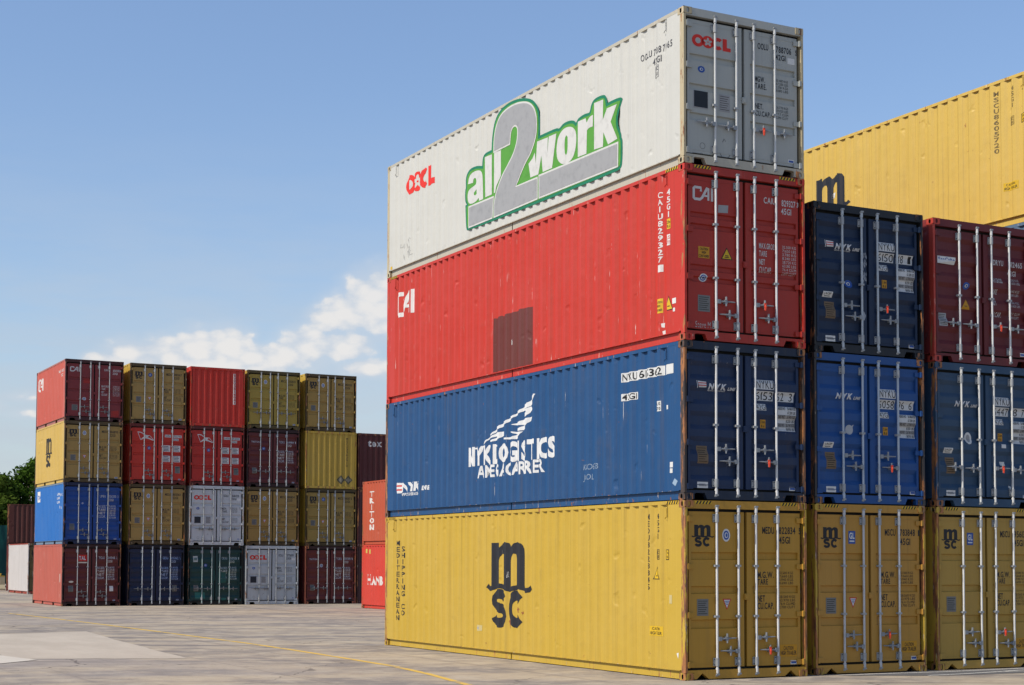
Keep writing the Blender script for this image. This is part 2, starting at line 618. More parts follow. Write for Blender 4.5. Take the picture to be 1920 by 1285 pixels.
def cai_logo(art, x0, x1, z0, z1, mi=0, layer=0):
    sx_, sz_ = (x1 - x0), (z1 - z0)
    T = lambda x, y: (x0 + x * sx_, z0 + y * sz_)
    w = 0.11 * sx_
    art.ribbon([T(.40, .66), T(.40, .94), T(.10, .94), T(.06, .88), T(.06, .12), T(.10, .06), T(.36, .06), T(.46, .2), T(.70, .95)], w, layer, mi)
    art.ribbon([T(.66, .94), T(.76, .94), T(.76, .03)], w * 0.85, layer + 1, mi)
    art.ribbon([T(.55, .36), T(.76, .36)], w * 0.7, layer + 2, mi)
    art.ribbon([T(.94, 1.0), T(.94, .0)], w, layer, mi)


def nyk_flag(art, x0, x1, z0, z1, mi=0, mired=1, layer=0):
    sx_, sz_ = (x1 - x0), (z1 - z0)
    T = lambda x, y: (x0 + x * sx_, z0 + y * sz_)
    art.poly([T(*p) for p in [(0, 1), (.05, 1), (.2, 0), (.13, 0)]], layer=layer, mi=mi)
    art.poly([T(*p) for p in [(.12, .95), (.95, .88), (1, .12), (.28, .08)]], layer=layer, mi=mi)
    for a in (.30, .62):
        art.poly([T(*p) for p in [(.2, a), (.97, a), (.97, a + .12), (.18, a + .12)]], layer=layer + 1, mi=mired)


def nyk_word(art, x0, x1, z0, z1, mi=0, layer=0, line=True, tag_line=False):
    w = x1 - x0
    wn = w * (0.68 if line else 1.0)
    art.text('NYK', x0, x0 + wn * .97, z0, z1, 'x', layer, mi, shear=.18, gap=.12)
    h = z1 - z0
    if line:
        art.text('LINE', x0 + w * .73, x1, z0 - h * .02, z0 + h * .46, 'x', layer, mi, shear=.15)
    if tag_line:
        art.text('NIPPON YUSEN KAISHA', x0, x0 + wn * .95, z0 - h * .34, z0 - h * .12, 'm', layer, mi)


def swallow_logo(art, x0, x1, z0, z1, mi=0, layer=0):
    sx_, sz_ = (x1 - x0), (z1 - z0)
    T = lambda x, y: (x0 + x * sx_, z0 + y * sz_)
    art.poly([T(*p) for p in [(0, 1), (.2, .97), (.38, .78), (.50, .62), (.66, .60), (.72, .64), (.66, .50), (.60, .38), (.74, .25), (1, .02), (.90, .0), (.66, .16), (.50, .22), (.34, .18), (.18, .0), (.20, .12), (.32, .34), (.44, .48), (.38, .66), (.24, .84), (.12, .90), (.04, .90)]], layer=layer, mi=mi)
    art.ribbon([T(0, .98), T(.19, .02)], .025 * sx_, layer, mi)
    art.ribbon([T(.70, .62), T(.98, .04)], .025 * sx_, layer, mi)


# ------------------------------------------------------------------ container geometry
CW = 2.438
L40, L20, HC, STD = 12.192, 6.058, 2.896, 2.591
_cache = {}


def cached(key, fn):
    if key not in _cache:
        _cache[key] = fn()
    return _cache[key]


def corrugation(L, a, b, pitch=0.290, depth=0.048, d0=0.006):
    """break points (u, depth) of a trapezoid sheet between u=a and u=L-b"""
    flat_, sl = pitch * 0.295, pitch * 0.205
    n = int((L - a - b) / pitch)
    st = a + ((L - a - b) - n * pitch) / 2
    pts = [(0.0, d0)]
    for i in range(n):
        o = st + i * pitch
        pts += [(o, d0), (o + sl, d0 + depth), (o + sl + flat_, d0 + depth), (o + 2 * sl + flat_, d0)]
    pts.append((L, d0))
    return pts


def depth_at(pts, u):
    if u <= pts[0][0]:
        return pts[0][1]
    for (a, da), (b, db) in zip(pts, pts[1:]):
        if a <= u <= b:
            return da if b - a < 1e-9 else da + (db - da) * (u - a) / (b - a)
    return pts[-1][1]


def side_profile(L, rib=0.038):
    return cached(('prof', L, rib), lambda: corrugation(L, 0.36, 0.36, depth=rib))


def end_profile():
    return cached('eprof', lambda: corrugation(CW, 0.16, 0.16, 0.262, 0.045, 0.012))


def sheet(prof, z0, z1, place, lo, hi):
    """extrude a profile between z0 and z1; place(u, depth, z) -> xyz; the sheet has 4 mm thickness"""
    mb = MB()
    us = [(u, d) for u, d in prof if lo < u < hi]
    us = [(lo, depth_at(prof, lo))] + us + [(hi, depth_at(prof, hi))]
    n = len(us)
    vs = []
    for off in (0.0, 0.004):
        for u, d in us:
            vs.append(place(u, d + off, z0))
            vs.append(place(u, d + off, z1))
    fs = []
    for i in range(n - 1):
        fs.append((2 * i, 2 * i + 2, 2 * i + 3, 2 * i + 1))
        k = 2 * n
        fs.append((k + 2 * i, k + 2 * i + 1, k + 2 * i + 3, k + 2 * i + 2))
    mb.add(vs, fs)
    return mb


def casting_mesh(sx, sy, sz):
    """corner casting with its oval apertures in the two outer faces and the top/bottom"""
    dx, dy, dz = 0.162, 0.178, 0.113
    mb = MB()
    n = 20
    loc = Vector((0, 0, 0))

    def ring(origin, ua, va, na, w, h, rw, rh):
        """a w x h face with an oval hole, plus the dark recess behind it"""
        outer, inner, back = [], [], []
        for k in range(n):
            t = 2 * math.pi * (k + 0.5) / n
            c, s_ = math.cos(t), math.sin(t)
            q = 1 / max(abs(c) / (w / 2), abs(s_) / (h / 2))
            outer.append(origin + ua * (c * q) + va * (s_ * q))
            sq = (abs(c) ** 3 + abs(s_) ** 3) ** (-1 / 3)
            inner.append(origin + ua * (c * rw * sq) + va * (s_ * rh * sq))
            back.append(inner[-1] - na * 0.03)
        vs = [tuple(p) for p in outer + inner + back]
        mb.add(vs, [(k, (k + 1) % n, n + (k + 1) % n, n + k) for k in range(n)], 0)
        mb.add(vs, [(n + k, n + (k + 1) % n, 2 * n + (k + 1) % n, 2 * n + k) for k in range(n)] + [tuple(range(2 * n, 3 * n))], 1)

    ex, ey, ez = Vector((1, 0, 0)), Vector((0, 1, 0)), Vector((0, 0, 1))
    c0 = Vector((0, 0, 0))
    ring(c0 + ex * sx * dx / 2, ey, ez, ex * sx, dy, dz, 0.026, 0.039)
    ring(c0 + ey * sy * dy / 2, ex, ez, ey * sy, dx, dz, 0.026, 0.039)
    x, y, z = dx / 2, dy / 2, dz / 2
    q = lambda a, b, c, d: mb.add([a, b, c, d], [(0, 1, 2, 3)], 0)
    q((-x, -y, z), (x, -y, z), (x, y, z), (-x, y, z))
    q((-x, -y, -z), (x, -y, -z), (x, y, -z), (-x, y, -z))
    q((-sx * x, -y, -z), (-sx * x, y, -z), (-sx * x, y, z), (-sx * x, -y, z))
    q((-x, -sy * y, -z), (x, -sy * y, -z), (x, -sy * y, z), (-x, -sy * y, z))
    return mb.data('corner_casting')


DOOR_Y = 0.055
DOORS = {0: (0.103, 1.192, 0.150, 1.075), 1: (1.246, 2.335, 1.363, 2.288)}   # x0, x1 and its panel zone


def door_bands(H, kind):
    z0, z1 = 0.198, H - 0.182
    if kind == 'three':
        b = [(0.283, 0.335), (0.477, 0.521), (0.667, 0.711)]
        return z0, z1, [(H * a, H * c, 0.014, 0.036) for a, c in b]
    if kind == 'four':
        return z0, z1, [(H * a, H * c, 0.014, 0.034) for a, c in ((0.335, 0.367), (0.400, 0.435), (0.635, 0.668), (0.70, 0.733))]
    n = 5
    st = (z1 - z0 - 0.16) / n
    return z0, z1, [(z0 + 0.08 + st * i + st * 0.14, z0 + 0.08 + st * i + st * 0.86, st * 0.19, 0.045) for i in range(n)]


def door_profile(H, kind):
    z0, z1, bands = door_bands(H, kind)
    pts = [(z0, 0.0)]
    for a, b, sl, d in bands:
        pts += [(a, 0.0), (a + sl, d), (b - sl, d), (b, 0.0)]
    pts.append((z1, 0.0))
    return pts


def door_mesh(H, kind, side):
    x0, x1, px0, px1 = DOORS[side]
    prof = door_profile(H, kind)
    mb = MB()
    z0, z1 = prof[0][0], prof[-1][0]
    Y = DOOR_Y
    # margins left and right of the pressed panel
    for a, b in ((x0, px0), (px1, x1)):
        mb.add([(a, Y, z0), (b, Y, z0), (b, Y, z1), (a, Y, z1)], [(0, 1, 2, 3)])
    n = len(prof)
    vs = []
    for z, d in prof:
        vs += [(px0, Y + d, z), (px1, Y + d, z)]
    mb.add(vs, [(2 * i, 2 * i + 1, 2 * i + 3, 2 * i + 2) for i in range(n - 1)])
    for i in range(1, n - 3, 4):
        for px in (px0, px1):
            q = prof[i:i + 4]
            mb.add([(px, Y + d, z) for z, d in q], [(0, 1, 2, 3)])
    yb = Y + 0.060
    mb.add([(x0, Y, z0), (x1, Y, z0), (x1, Y, z1), (x0, Y, z1), (x0, yb, z0), (x1, yb, z0), (x1, yb, z1), (x0, yb, z1)],
           [(0, 1, 5, 4), (1, 2, 6, 5), (2, 3, 7, 6), (3, 0, 4, 7), (4, 5, 6, 7)])
    # raised weld line frame round the pressed panel
    e = 0.012
    fx0, fx1, fz0, fz1 = px0 - 0.012, px1 + 0.012, z0 + 0.06, z1 - 0.07
    for (a, b, c, d) in ((fx0, fx1, fz1, fz1 + e), (fx0, fx1, fz0 - e, fz0)):
        mb.box(a, b, Y - 0.004, Y + 0.001, c, d)
    return mb.data('door', (-CW / 2, 0, 0))


BAR_X = (0.630, 1.058, 1.413, 1.848)


def bar_mesh(H, guides):
    """rod with its cam ends and bearing brackets, at x = 0"""
    mb = MB()
    y = 0.018
    zb, zt = 0.085, H - 0.085
    mb.tube([(0, y, zb), (0, y, zt)], 0.0195, 10, 0)
    for z, s_ in ((zb, 1), (zt, -1)):
        mb.tube([(0, y, z + 0.02 * s_), (0, y, z + 0.10 * s_)], 0.027, 10, 0)
        mb.box(-0.030, 0.030, y - 0.028, y + 0.030, z - 0.012, z + 0.014, 1)
        mb.box(-0.040, 0.012, y - 0.01, y + 0.034, z - 0.03, z + 0.0, 1)
        zz = z + 0.20 * s_
        mb.box(-0.062, 0.030, y + 0.012, DOOR_Y + 0.002, zz - 0.065, zz + 0.065, 1)
        mb.tube([(0, y, zz - 0.065), (0, y, zz + 0.065)], 0.033, 10, 1)
        for q in (-0.045, 0.045):
            mb.tube([(-0.048, y + 0.006, zz + q), (-0.048, y + 0.02, zz + q)], 0.009, 6, 2)
    for fz in guides:
        z = H * fz
        mb.box(-0.05, 0.034, y - 0.026, DOOR_Y + 0.002, z - 0.017, z + 0.017, 1)
    return mb.data('locking_bar', (-CW / 2, 0, 0))


def handle_mesh(s_):
    """lever reaching s_ * 0.36 from the rod, with hub and hasp"""
    mb = MB()
    y = 0.006
    x = lambda a, b: (min(a * s_, b * s_), max(a * s_, b * s_))
    a, b = x(0.012, 0.075)
    mb.box(a, b, y - 0.018, y + 0.03, -0.034, 0.034, 1)
    pts = [(0.06 * s_, y, 0.0), (0.16 * s_, y - 0.004, 0.004), (0.25 * s_, y - 0.002, 0.006), (0.37 * s_, y + 0.006, 0.008)]
    mb.tube(pts, [0.017, 0.013, 0.014, 0.009], 8, 0)
    a, b = x(0.155, 0.205)
    mb.box(a, b, y - 0.014, DOOR_Y + 0.002, -0.032, 0.036, 1)
    mb.tube([(0.18 * s_, y - 0.012, 0.03), (0.18 * s_, y - 0.012, 0.085)], 0.017, 7, 1)
    mb.tube([(0.18 * s_, y - 0.012, -0.03), (0.18 * s_, y - 0.012, -0.07)], 0.015, 7, 1)
    return mb.data('handle', (-CW / 2, 0, 0))


def hinge_mesh():
    mb = MB()
    mb.box(-0.055, 0.060, 0.028, 0.050, -0.04, 0.04)
    mb.box(0.045, 0.085, -0.006, 0.04, -0.042, 0.042)
    mb.tube([(0.060, 0.012, -0.05), (0.060, 0.012, 0.05)], 0.017, 8)
    return mb.data('hinge', (-CW / 2, 0, 0))


def sill_mesh(notch):
    mb = MB()
    a, b = 0.046, CW - 0.046
    z0, z1 = 0.018, 0.160
    if notch == 'tri':
        p = [(a, z0), (.165 + .06, z0), (.335, .112), (.46, z0), (CW - .46, z0), (CW - .335, .112), (CW - .225, z0), (b, z0), (b, z1), (a, z1)]
    else:
        p = [(a, z0), (.20, z0), (.20, .105), (.235, .118), (.40, .118), (.45, z0), (CW - .45, z0), (CW - .40, .118), (CW - .235, .118), (CW - .20, .105), (CW - .20, z0), (b, z0), (b, z1), (a, z1)]
    mb.prism(p, 0.012, 0.10)
    return mb.data('door_sill', (-CW / 2, 0, 0))


def side_rails(L, H, sgn, fork):
    """top and bottom rail of one long side; sgn -1 = left (x = 0) side"""
    mb = MB()
    X = (lambda d: d) if sgn < 0 else (lambda d: CW - d)

    def bx(d0, d1, y0, y1, z0, z1):
        x0, x1 = sorted((X(d0), X(d1)))
        mb.box(x0, x1, y0, y1, z0, z1)
    bx(0.004, 0.062, 0.178, L - 0.178, H - 0.062, H - 0.004)
    if fork:
        segs = [(0.178, L / 2 - 1.28), (L / 2 - 0.92, L / 2 + 0.92), (L / 2 + 1.28, L - 0.178)]
    else:
        segs = [(0.178, L / 2 - 0.02), (L / 2 + 0.02, L - 0.178)]
    for a, b in segs:
        bx(0.056, 0.10, a, b, 0.020, 0.150)
        bx(0.050, 0.10, a, b, 0.014, 0.022)
    bx(0.0075, 0.10, 0.178, L - 0.178, 0.149, 0.162)
    return mb.data('side_rail', (-CW / 2, -L / 2, 0))


def near_lash(L, H, y):
    mb = MB()
    mb.tube([(-0.002, y, H - 0.07), (-0.012, y, H - 0.12), (-0.012, y, H - 0.26), (-0.01, y + 0.05, H - 0.29), (0.002, y + 0.07, H - 0.27)], 0.011, 6)
    return mb.data('lashing_bar', (-CW / 2, -L / 2, 0))


JIT = random.Random(42)


def container(loc, L, H, col, label, group, flip=0.0, doors='three', handles='cross', guides=(0.635, 0.352), notch='tri',
              door_col=None, rust=0.35, post_rust=0.7, scratch=0.0, fork=None, marks=None, side_marks=None, end_marks=None,
              rod=None, header=True, detail=True, rail_col=None, hazard=False, seal=None, fade=0.12, grime=0.35, post_col=None, lash=False, lever=None, rows=None, frame_col=None, rib=0.038):
    jx, jy, ja = (0.005, 0.008, 0.0003) if loc[1] < 1 else (0.02, 0.035, 0.002)
    root = empty('shipping_container', (loc[0] + CW / 2 + JIT.uniform(-jx, jx), loc[1] + L / 2 + JIT.uniform(-jy, jy), loc[2]), flip + JIT.uniform(-ja, ja))
    tag(root, label, 'shipping container', group)
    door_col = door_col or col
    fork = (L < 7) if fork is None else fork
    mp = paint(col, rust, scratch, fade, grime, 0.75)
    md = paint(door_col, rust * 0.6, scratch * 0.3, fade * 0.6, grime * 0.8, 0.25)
    mpost = paint(post_col or col, min(post_rust, 0.6), 0.1, fade, grime, 0.2, edge=post_rust)
    mrail = paint(rail_col or col, min(1, rust + 0.18), 0.0, fade, grime, 0.2, edge=0.3 * post_rust)
    mfr = paint(frame_col, rust, 0.0, fade, grime, 0.2) if frame_col else md
    sh = (-CW / 2, -L / 2, 0)
    prof = side_profile(L, rib)
    # walls
    for sgn in (-1, 1):
        def mk(sgn=sgn):
            pl = (lambda u, d, z: (d, L - u, z)) if sgn < 0 else (lambda u, d, z: (CW - d, L - u, z))
            return sheet(prof, 0.160, H - 0.060, pl, 0.115, L - 0.115).data('side_wall', sh)
        link('side_wall', cached(('wall', L, H, sgn, rib), mk), mp, root)
        link('side_rail', cached(('rail', L, H, sgn, fork), lambda sgn=sgn: side_rails(L, H, sgn, fork)), mrail, root)
    ep = end_profile()
    link('end_wall', cached(('end', L, H), lambda: sheet(ep, 0.10, H - 0.09, lambda u, d, z: (CW - u, L - d, z), 0.07, CW - 0.07).data('end_wall', sh)), mp, root)

    def mk_roof():
        mb = sheet(corrugation(L, 0.3, 0.3, 0.29, 0.02, 0.012), 0.064, CW - 0.064, lambda u, d, z: (z, u, H - d), 0.10, L - 0.10)
        return mb.data('roof', sh)
    link('roof', cached(('roof', L, H), mk_roof), mp, root)
    link('floor', cached(('floor', L), lambda: MB().box(0.076, CW - 0.076, 0.10, L - 0.08, 0.13, 0.158).data('floor', sh)), flat((0.05, 0.04, 0.03), 'floor_boards', 0.8), root)

    def mk_endframe():
        mb = MB()
        mb.box(0.075, CW - 0.075, L - 0.07, L - 0.008, H - 0.10, H - 0.006)
        mb.box(0.075, CW - 0.075, L - 0.07, L - 0.008, 0.016, 0.12)
        return mb.data('end_frame', sh)
    link('end_frame', cached(('eframe', L, H), mk_endframe), mpost, root)
    # posts and castings
    for ix in (0, 1):
        for iy in (0, 1):
            def mk_post(ix=ix, iy=iy):
                mb = MB()
                xa, xb = (0.003, 0.045) if ix == 0 else (CW - 0.045, CW - 0.003)
                ya, yb = (0.003, 0.118) if iy == 0 else (L - 0.118, L - 0.003)
                mb.box(xa, xb, ya, yb, 0.118, H - 0.118)
                return mb.data('corner_post', sh)
            link('corner_post', cached(('post', L, H, ix, iy), mk_post), mpost, root)
            for iz in (0, 1):
                me = cached(('cast', ix, iy, iz), lambda: casting_mesh(1 if ix else -1, 1 if iy else -1, 1 if iz else -1))
                c = link('corner_casting', me, [mpost, M_dark], root)
                c.location = ((0.081 if ix == 0 else CW - 0.081) - CW / 2, (0.089 if iy == 0 else L - 0.089) - L / 2, 0.059 if iz == 0 else H - 0.059)
    # door end
    dsh = (0, -L / 2, 0)

    def put(o):
        o.location = (o.location.x, o.location.y - L / 2, o.location.z)
        return o
    if header:
        put(link('door_header', cached(('hdr', H), lambda: MB().box(0.045, CW - 0.045, 0.012, 0.10, H - 0.136, H - 0.004).data('door_header', (-CW / 2, 0, 0))), mfr, root))
    put(link('door_sill', cached(('sill', notch), lambda: sill_mesh(notch)), mfr if frame_col else (mrail if rail_col else md), root))

    def mk_gasket():
        mb = MB()
        mb.box(0.040, CW - 0.040, 0.1195, 0.132, 0.150, H - 0.128)
        return mb.data('door_gasket', (-CW / 2, 0, 0))
    put(link('door_gasket', cached(('gasket', H), mk_gasket), M_rubber, root))
    mrod = flat(rod, 'painted_rod', 0.45, 0.3, (0.4, 0.38, 0.35)) if rod else M_galv
    mlev = flat(lever, 'painted_lever', 0.5, 0.3, (0.25, 0.2, 0.15)) if lever else M_lever
    doors_o = []
    for side in (0, 1):
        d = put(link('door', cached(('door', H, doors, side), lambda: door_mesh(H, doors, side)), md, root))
        doors_o.append(d)
        bx = BAR_X[2 * side:2 * side + 2]
        zh = (0.228, 0.158) if handles == 'cross' else (0.275, 0.272)
        sg = (1, -1) if handles == 'cross' else ((-1, -1) if side == 0 else (1, 1))
        if rows:
            zh = rows
        for k, x in enumerate(bx):
            b = link('locking_bar', cached(('bar', H, guides), lambda: bar_mesh(H, guides)), [mrod, M_galv2, M_dark], d)
            b.location = (x, 0, 0)
            b.rotation_euler = (0, random.uniform(-.0025, .0025), 0)
            h = link('handle', cached(('handle', sg[k]), lambda: handle_mesh(sg[k])), [mlev, mlev], d)
            h.location = (x, 0, H * zh[k] + random.uniform(-.012, .012))
            h.rotation_euler = (0, random.uniform(-.05, .05) * 0, 0)
            if seal and seal == (side, k):
                s_ = link('security_seal', cached('seal', lambda: MB().tube([(0, -0.02, 0.03), (0, -0.024, -0.01), (0, -0.022, -0.075)], [0.012, 0.022, 0.014], 7).box(-0.02, 0.02, -0.03, -0.012, 0.02, 0.05).data('security_seal', (-CW / 2, 0, 0))), M_seal, d)
                s_.location = (x + sg[k] * 0.18, 0, H * zh[k])
        for fz in (0.085, 0.36, 0.63, 0.895):
            hg = link('hinge', cached('hinge', hinge_mesh), md, d)
            if side == 1:
                hg.location = (2.305, 0, H * fz)
            else:
                hg.location = (0.133 - CW, 0, H * fz)
                hg.scale = (-1, 1, 1)
    lk = put(link('latch_plate', cached('latch', lambda: MB().box(1.185, 1.275, 0.030, 0.054, -0.05, 0.05).box(1.20, 1.262, 0.024, 0.032, -0.03, 0.03).data('latch_plate', (-CW / 2, 0, 0))), md, doors_o[1]))
    lk.location = (0, 0, H * 0.46)
    if lash:
        for y in (0.52, L - 0.52):
            link('lashing_bar', near_lash(L, H, y), mp, root)
    if hazard:
        for a in (0.20, CW - 0.52):
            art = P2().rect(a, a + 0.32, H - 0.062, H - 0.012, 0, 0)
            for k in range(5):
                x = a + 0.01 + k * 0.062
                art.poly([(x, H - 0.062), (x + 0.03, H - 0.062), (x + 0.06, H - 0.012), (x + 0.03, H - 0.012)], layer=1, mi=1)
            lay('hazard_stripes', art, [M_yel, M_black], root, lambda x, z, o: (x - CW / 2, 0.012 - o - L / 2, z))
        for a in (0.20, L - 0.56):
            art = P2().rect(a, a + 0.36, H - 0.06, H - 0.008, 0, 0)
            for k in range(5):
                x = a + 0.01 + k * 0.07
                art.poly([(x, H - 0.06), (x + 0.035, H - 0.06), (x + 0.065, H - 0.008), (x + 0.03, H - 0.008)], layer=1, mi=1)
            lay('hazard_stripes', art, [M_yel, M_black], root, lambda u, z, o: (0.004 - o - CW / 2, L - u - L / 2, z))
    # artwork
    dprof = door_profile(H, doors)
    dbr = [z for z, d in dprof]

    def on_door(name, art, mats, side):
        x0, x1, px0, px1 = DOORS[side]
        to = lambda x, z, o: (x - CW / 2, DOOR_Y + (depth_at(dprof, z) if px0 <= x <= px1 else 0.0) - o, z)
        return lay(name, art, mats, doors_o[side], to, dbr, 1)

    def on_side(name, art, mats, flat_=False):
        if flat_:
            return lay(name, art, mats, root, lambda u, z, o: (0.004 - o - CW / 2, L - u - L / 2, z))
        return lay(name, art, mats, root, lambda u, z, o: (depth_at(prof, u) - o - CW / 2, L - u - L / 2, z), [u for u, d in prof], 0)

    def on_end(name, art, mats):
        return lay(name, art, mats, root, lambda u, z, o: (CW - u - CW / 2, L - depth_at(ep, u) + o - L / 2, z), [u for u, d in ep], 0)
    if marks:
        marks(on_door, H)
    if side_marks:
        side_marks(on_side, H)
    if end_marks:
        end_marks(on_end, H)
    return root


# ------------------------------------------------------------------ door artwork
def rows_of(art, lines, x0, x1, z0, z1, mi=0, layer=0, style='r'):
    st = (z1 - z0) / len(lines)
    for i, t in enumerate(lines):
        art.text(t, x0, x1, z1 - st * i - st * .78, z1 - st * i - st * .06, style, layer, mi)


def simple_art(on_door, name, side, mat, *fn):
    a = P2()
    for f in fn:
        f(a)
    on_door(name, a, [mat], side)


def cmc(on_door, x, z, w=0.13, h=0.065):
    a = P2().rect(x, x + w, z, z + h, 0, 0)
    a.rect(x + w * .12, x + w * .88, z + h * .25, z + h * .75, 1, 1)
    on_door('maker_sticker', a, [M_white, M_bluestk], 1)


def emblem(on_door, x, z, rx, rz, side=0, white=True, blue=True):
    a = P2()
    if white:
        a.ell(x, z, rx, rz, 0, 0)
    a.ell(x, z, rx * .72, rz * .72, 1, 1) if not blue or white else a.ell(x, z, rx, rz, 0, 1)
    a.ell(x, z, rx * .45, rz * .45, 2, 0)
    a.ell(x + rx * .05, z, rx * .25, rz * .3, 3, 1)
    on_door('class_emblem', a, [M_white, M_bluestk if blue else M_steelplate], side)


def gl_sticker(on_door, x, z, w, h):
    a = P2().rect(x, x + w, z, z + h, 0, 0)
    a.text('GL', x + w * .12, x + w * .88, z + h * .4, z + h * .85, 'b', 1, 1)
    a.rect(x + w * .15, x + w * .85, z + h * .15, z + h * .25, 1, 1)
    on_door('class_emblem', a, [M_bluestk, M_white], 0)


def plate(on_door, x0, x1, z0, z1, mat=None, side=0):
    a = P2().rect(x0, x1, z0, z1, 0, 0)
    for k in range(7):
        zz = z1 - (k + 1) * (z1 - z0) / 8
        a.rect(x0 + .02, x1 - .02 - (k % 3) * .02, zz - .004, zz + .004, 1, 1)
    on_door('data_plate', a, [mat or M_steelplate, M_dark], side)


def triangle_down(on_door, x0, x1, z0, z1):
    c = (x0 + x1) / 2
    p = [(x0, z1), (x1, z1), (c, z0)]
    a = P2().poly(p, layer=0, mi=0).poly(grow(p, -.018), layer=1, mi=1)
    for k in range(3):
        a.rect(c - .045 + .013 * k, c + .045 - .013 * k, z1 - .045 - .025 * k, z1 - .035 - .025 * k, 2, 2)
    on_door('warning_sticker', a, [M_redstk, M_white, M_bluestk], 0)


def msc_marks(num, typ, chk='5', pre='MEDU', em='oval', tri=True, caution=True, worn=None, logo=True, hc=True):
    def fn(on_door, H):
        k = H / HC
        ink = flat((0.018, 0.018, 0.022), 'black_lettering', 0.5, 0.2, (0.3, 0.2, 0.05))
        if logo:
            a = P2()
            msc_logo(a, 0.16, 0.59, 2.15 * k, 2.50 * k)
            on_door('logo', a, [ink], 0)
        if em == 'oval':
            emblem(on_door, .835, 2.335 * k, .078, .105 * k)
        elif em == 'round':
            emblem(on_door, .86, 2.36 * k, .085, .085, white=False)
        else:
            gl_sticker(on_door, .755, 2.22 * k, .15, .22 * k)
        a = P2()
        a.text(pre, 1.56, 1.80, 2.37 * k, 2.48 * k)
        a.text(num, 1.90, 2.24, 2.37 * k, 2.48 * k)
        a.text(chk, 2.31, 2.35, 2.37 * k, 2.47 * k)
        a.text(typ, 1.90, 2.13, 2.21 * k, 2.32 * k)
        a.text('M.G.W.', 1.46, 1.79, 1.64 * k, 1.74 * k)
        a.text('TARE', 1.46, 1.67, 1.53 * k, 1.62 * k)
        a.text('NET', 1.46, 1.61, 1.25 * k, 1.35 * k)
        a.text('CU.CAP.', 1.46, 1.79, 1.13 * k, 1.23 * k)
        rows_of(a, ['32.500 KGS', '71.660 LBS', '3.940 KGS', '8.690 LBS'], 1.90, 2.19, 1.52 * k, 1.745 * k)
        rows_of(a, ['28.560 KGS', '62.970 LBS', '76.4 CU.MD', '2.700 CU.FT'], 1.90, 2.23, 1.12 * k, 1.35 * k)
        on_door('lettering', a, [ink], 1)
        plate(on_door, .26, .48, 1.03 * k, 1.30 * k)
        if tri:
            triangle_down(on_door, .76, .93, 1.12 * k, 1.30 * k)
        if caution:
            a = P2().rect(1.905, 2.26, .335, .535, 0, 0)
            a.text('CAUTION', 1.985, 2.185, .445, .505, 'm', 1, 1)
            a.text('HIGH TRAILER', 1.925, 2.245, .365, .43, 'm', 1, 1)
            on_door('warning_sticker', a, [M_orange, M_black], 1)
        cmc(on_door, 2.125, .205)
    return fn


def oocl_marks(num='788706', typ='42G1', chk='5', sq=True):
    def fn(on_door, H):
        k = H / STD
        red = flat((0.75, 0.035, 0.02), 'red_lettering', 0.5)
        a = P2()
        oocl_logo(a, .20, .97, 1.97 * k, 2.175 * k)
        on_door('logo', a, [red, flat((0.5, 0.5, 0.47), 'grey_paint')], 0)
        emblem(on_door, .38, 1.60 * k, .07, .055, white=False)
        a = P2().rect(.215, .515, .945, 1.245, 0, 0).rect(.235, .505, .965, 1.235, 1, 1)
        on_door('placard', a, [M_greystk, flat((0.02, 0.026, 0.035), 'dark_placard')], 0)
        plate(on_door, .73, .95, .95, 1.24, M_greystk)
        ink = flat((0.02, 0.021, 0.026), 'black_lettering', 0.5, 0.15, (0.4, 0.4, 0.38))
        a = P2()
        a.text('OOLU', 1.52, 1.74, 2.12 * k, 2.22 * k)
        a.text(num, 1.90, 2.22, 2.12 * k, 2.22 * k)
        a.text(chk, 2.305, 2.345, 2.125 * k, 2.21 * k)
        a.text(typ, 1.89, 2.10, 1.99 * k, 2.08 * k)
        a.text('MGW.', 1.46, 1.67, 1.56, 1.65)
        a.text('TARE.', 1.46, 1.70, 1.44, 1.53)
        a.text('NET.', 1.465, 1.63, 1.10, 1.19)
        a.text('CU.CAP.', 1.465, 1.78, .98, 1.065)
        rows_of(a, ['30.480 KGS', '67.200 LBS', '3.710 KGS', '8.180 LBS'], 1.90, 2.15, 1.43, 1.66)
        rows_of(a, ['26.770 KGS', '59.020 LBS', '67.7 CU.M', '2.390 CU.FT'], 1.90, 2.15, .97, 1.20)
        on_door('lettering', a, [ink], 1)
        a = P2().rect(2.14, 2.29, 1.95, 2.055, 0, 0)
        on_door('label_sticker', a, [M_white], 1)
        cmc(on_door, 2.14, .25)
        # scribbles in chalk and grease
        a = P2()
        a.ribbon(arc(.40, .33, .05, .05, 0, 360, 14), .006)
        a.ribbon([(.36, .2), (.40, .21), (.37, .15), (.44, .16)], .006)
        a.ribbon([(.74, .26), (.84, .12), (.95, .24)], .01)
        a.ribbon([(.80, .44), (.83, .50), (.86, .46)], .01)
        on_door('scribble', a, [flat((0.08, 0.08, 0.09), 'grease_marks')], 0)
    return fn


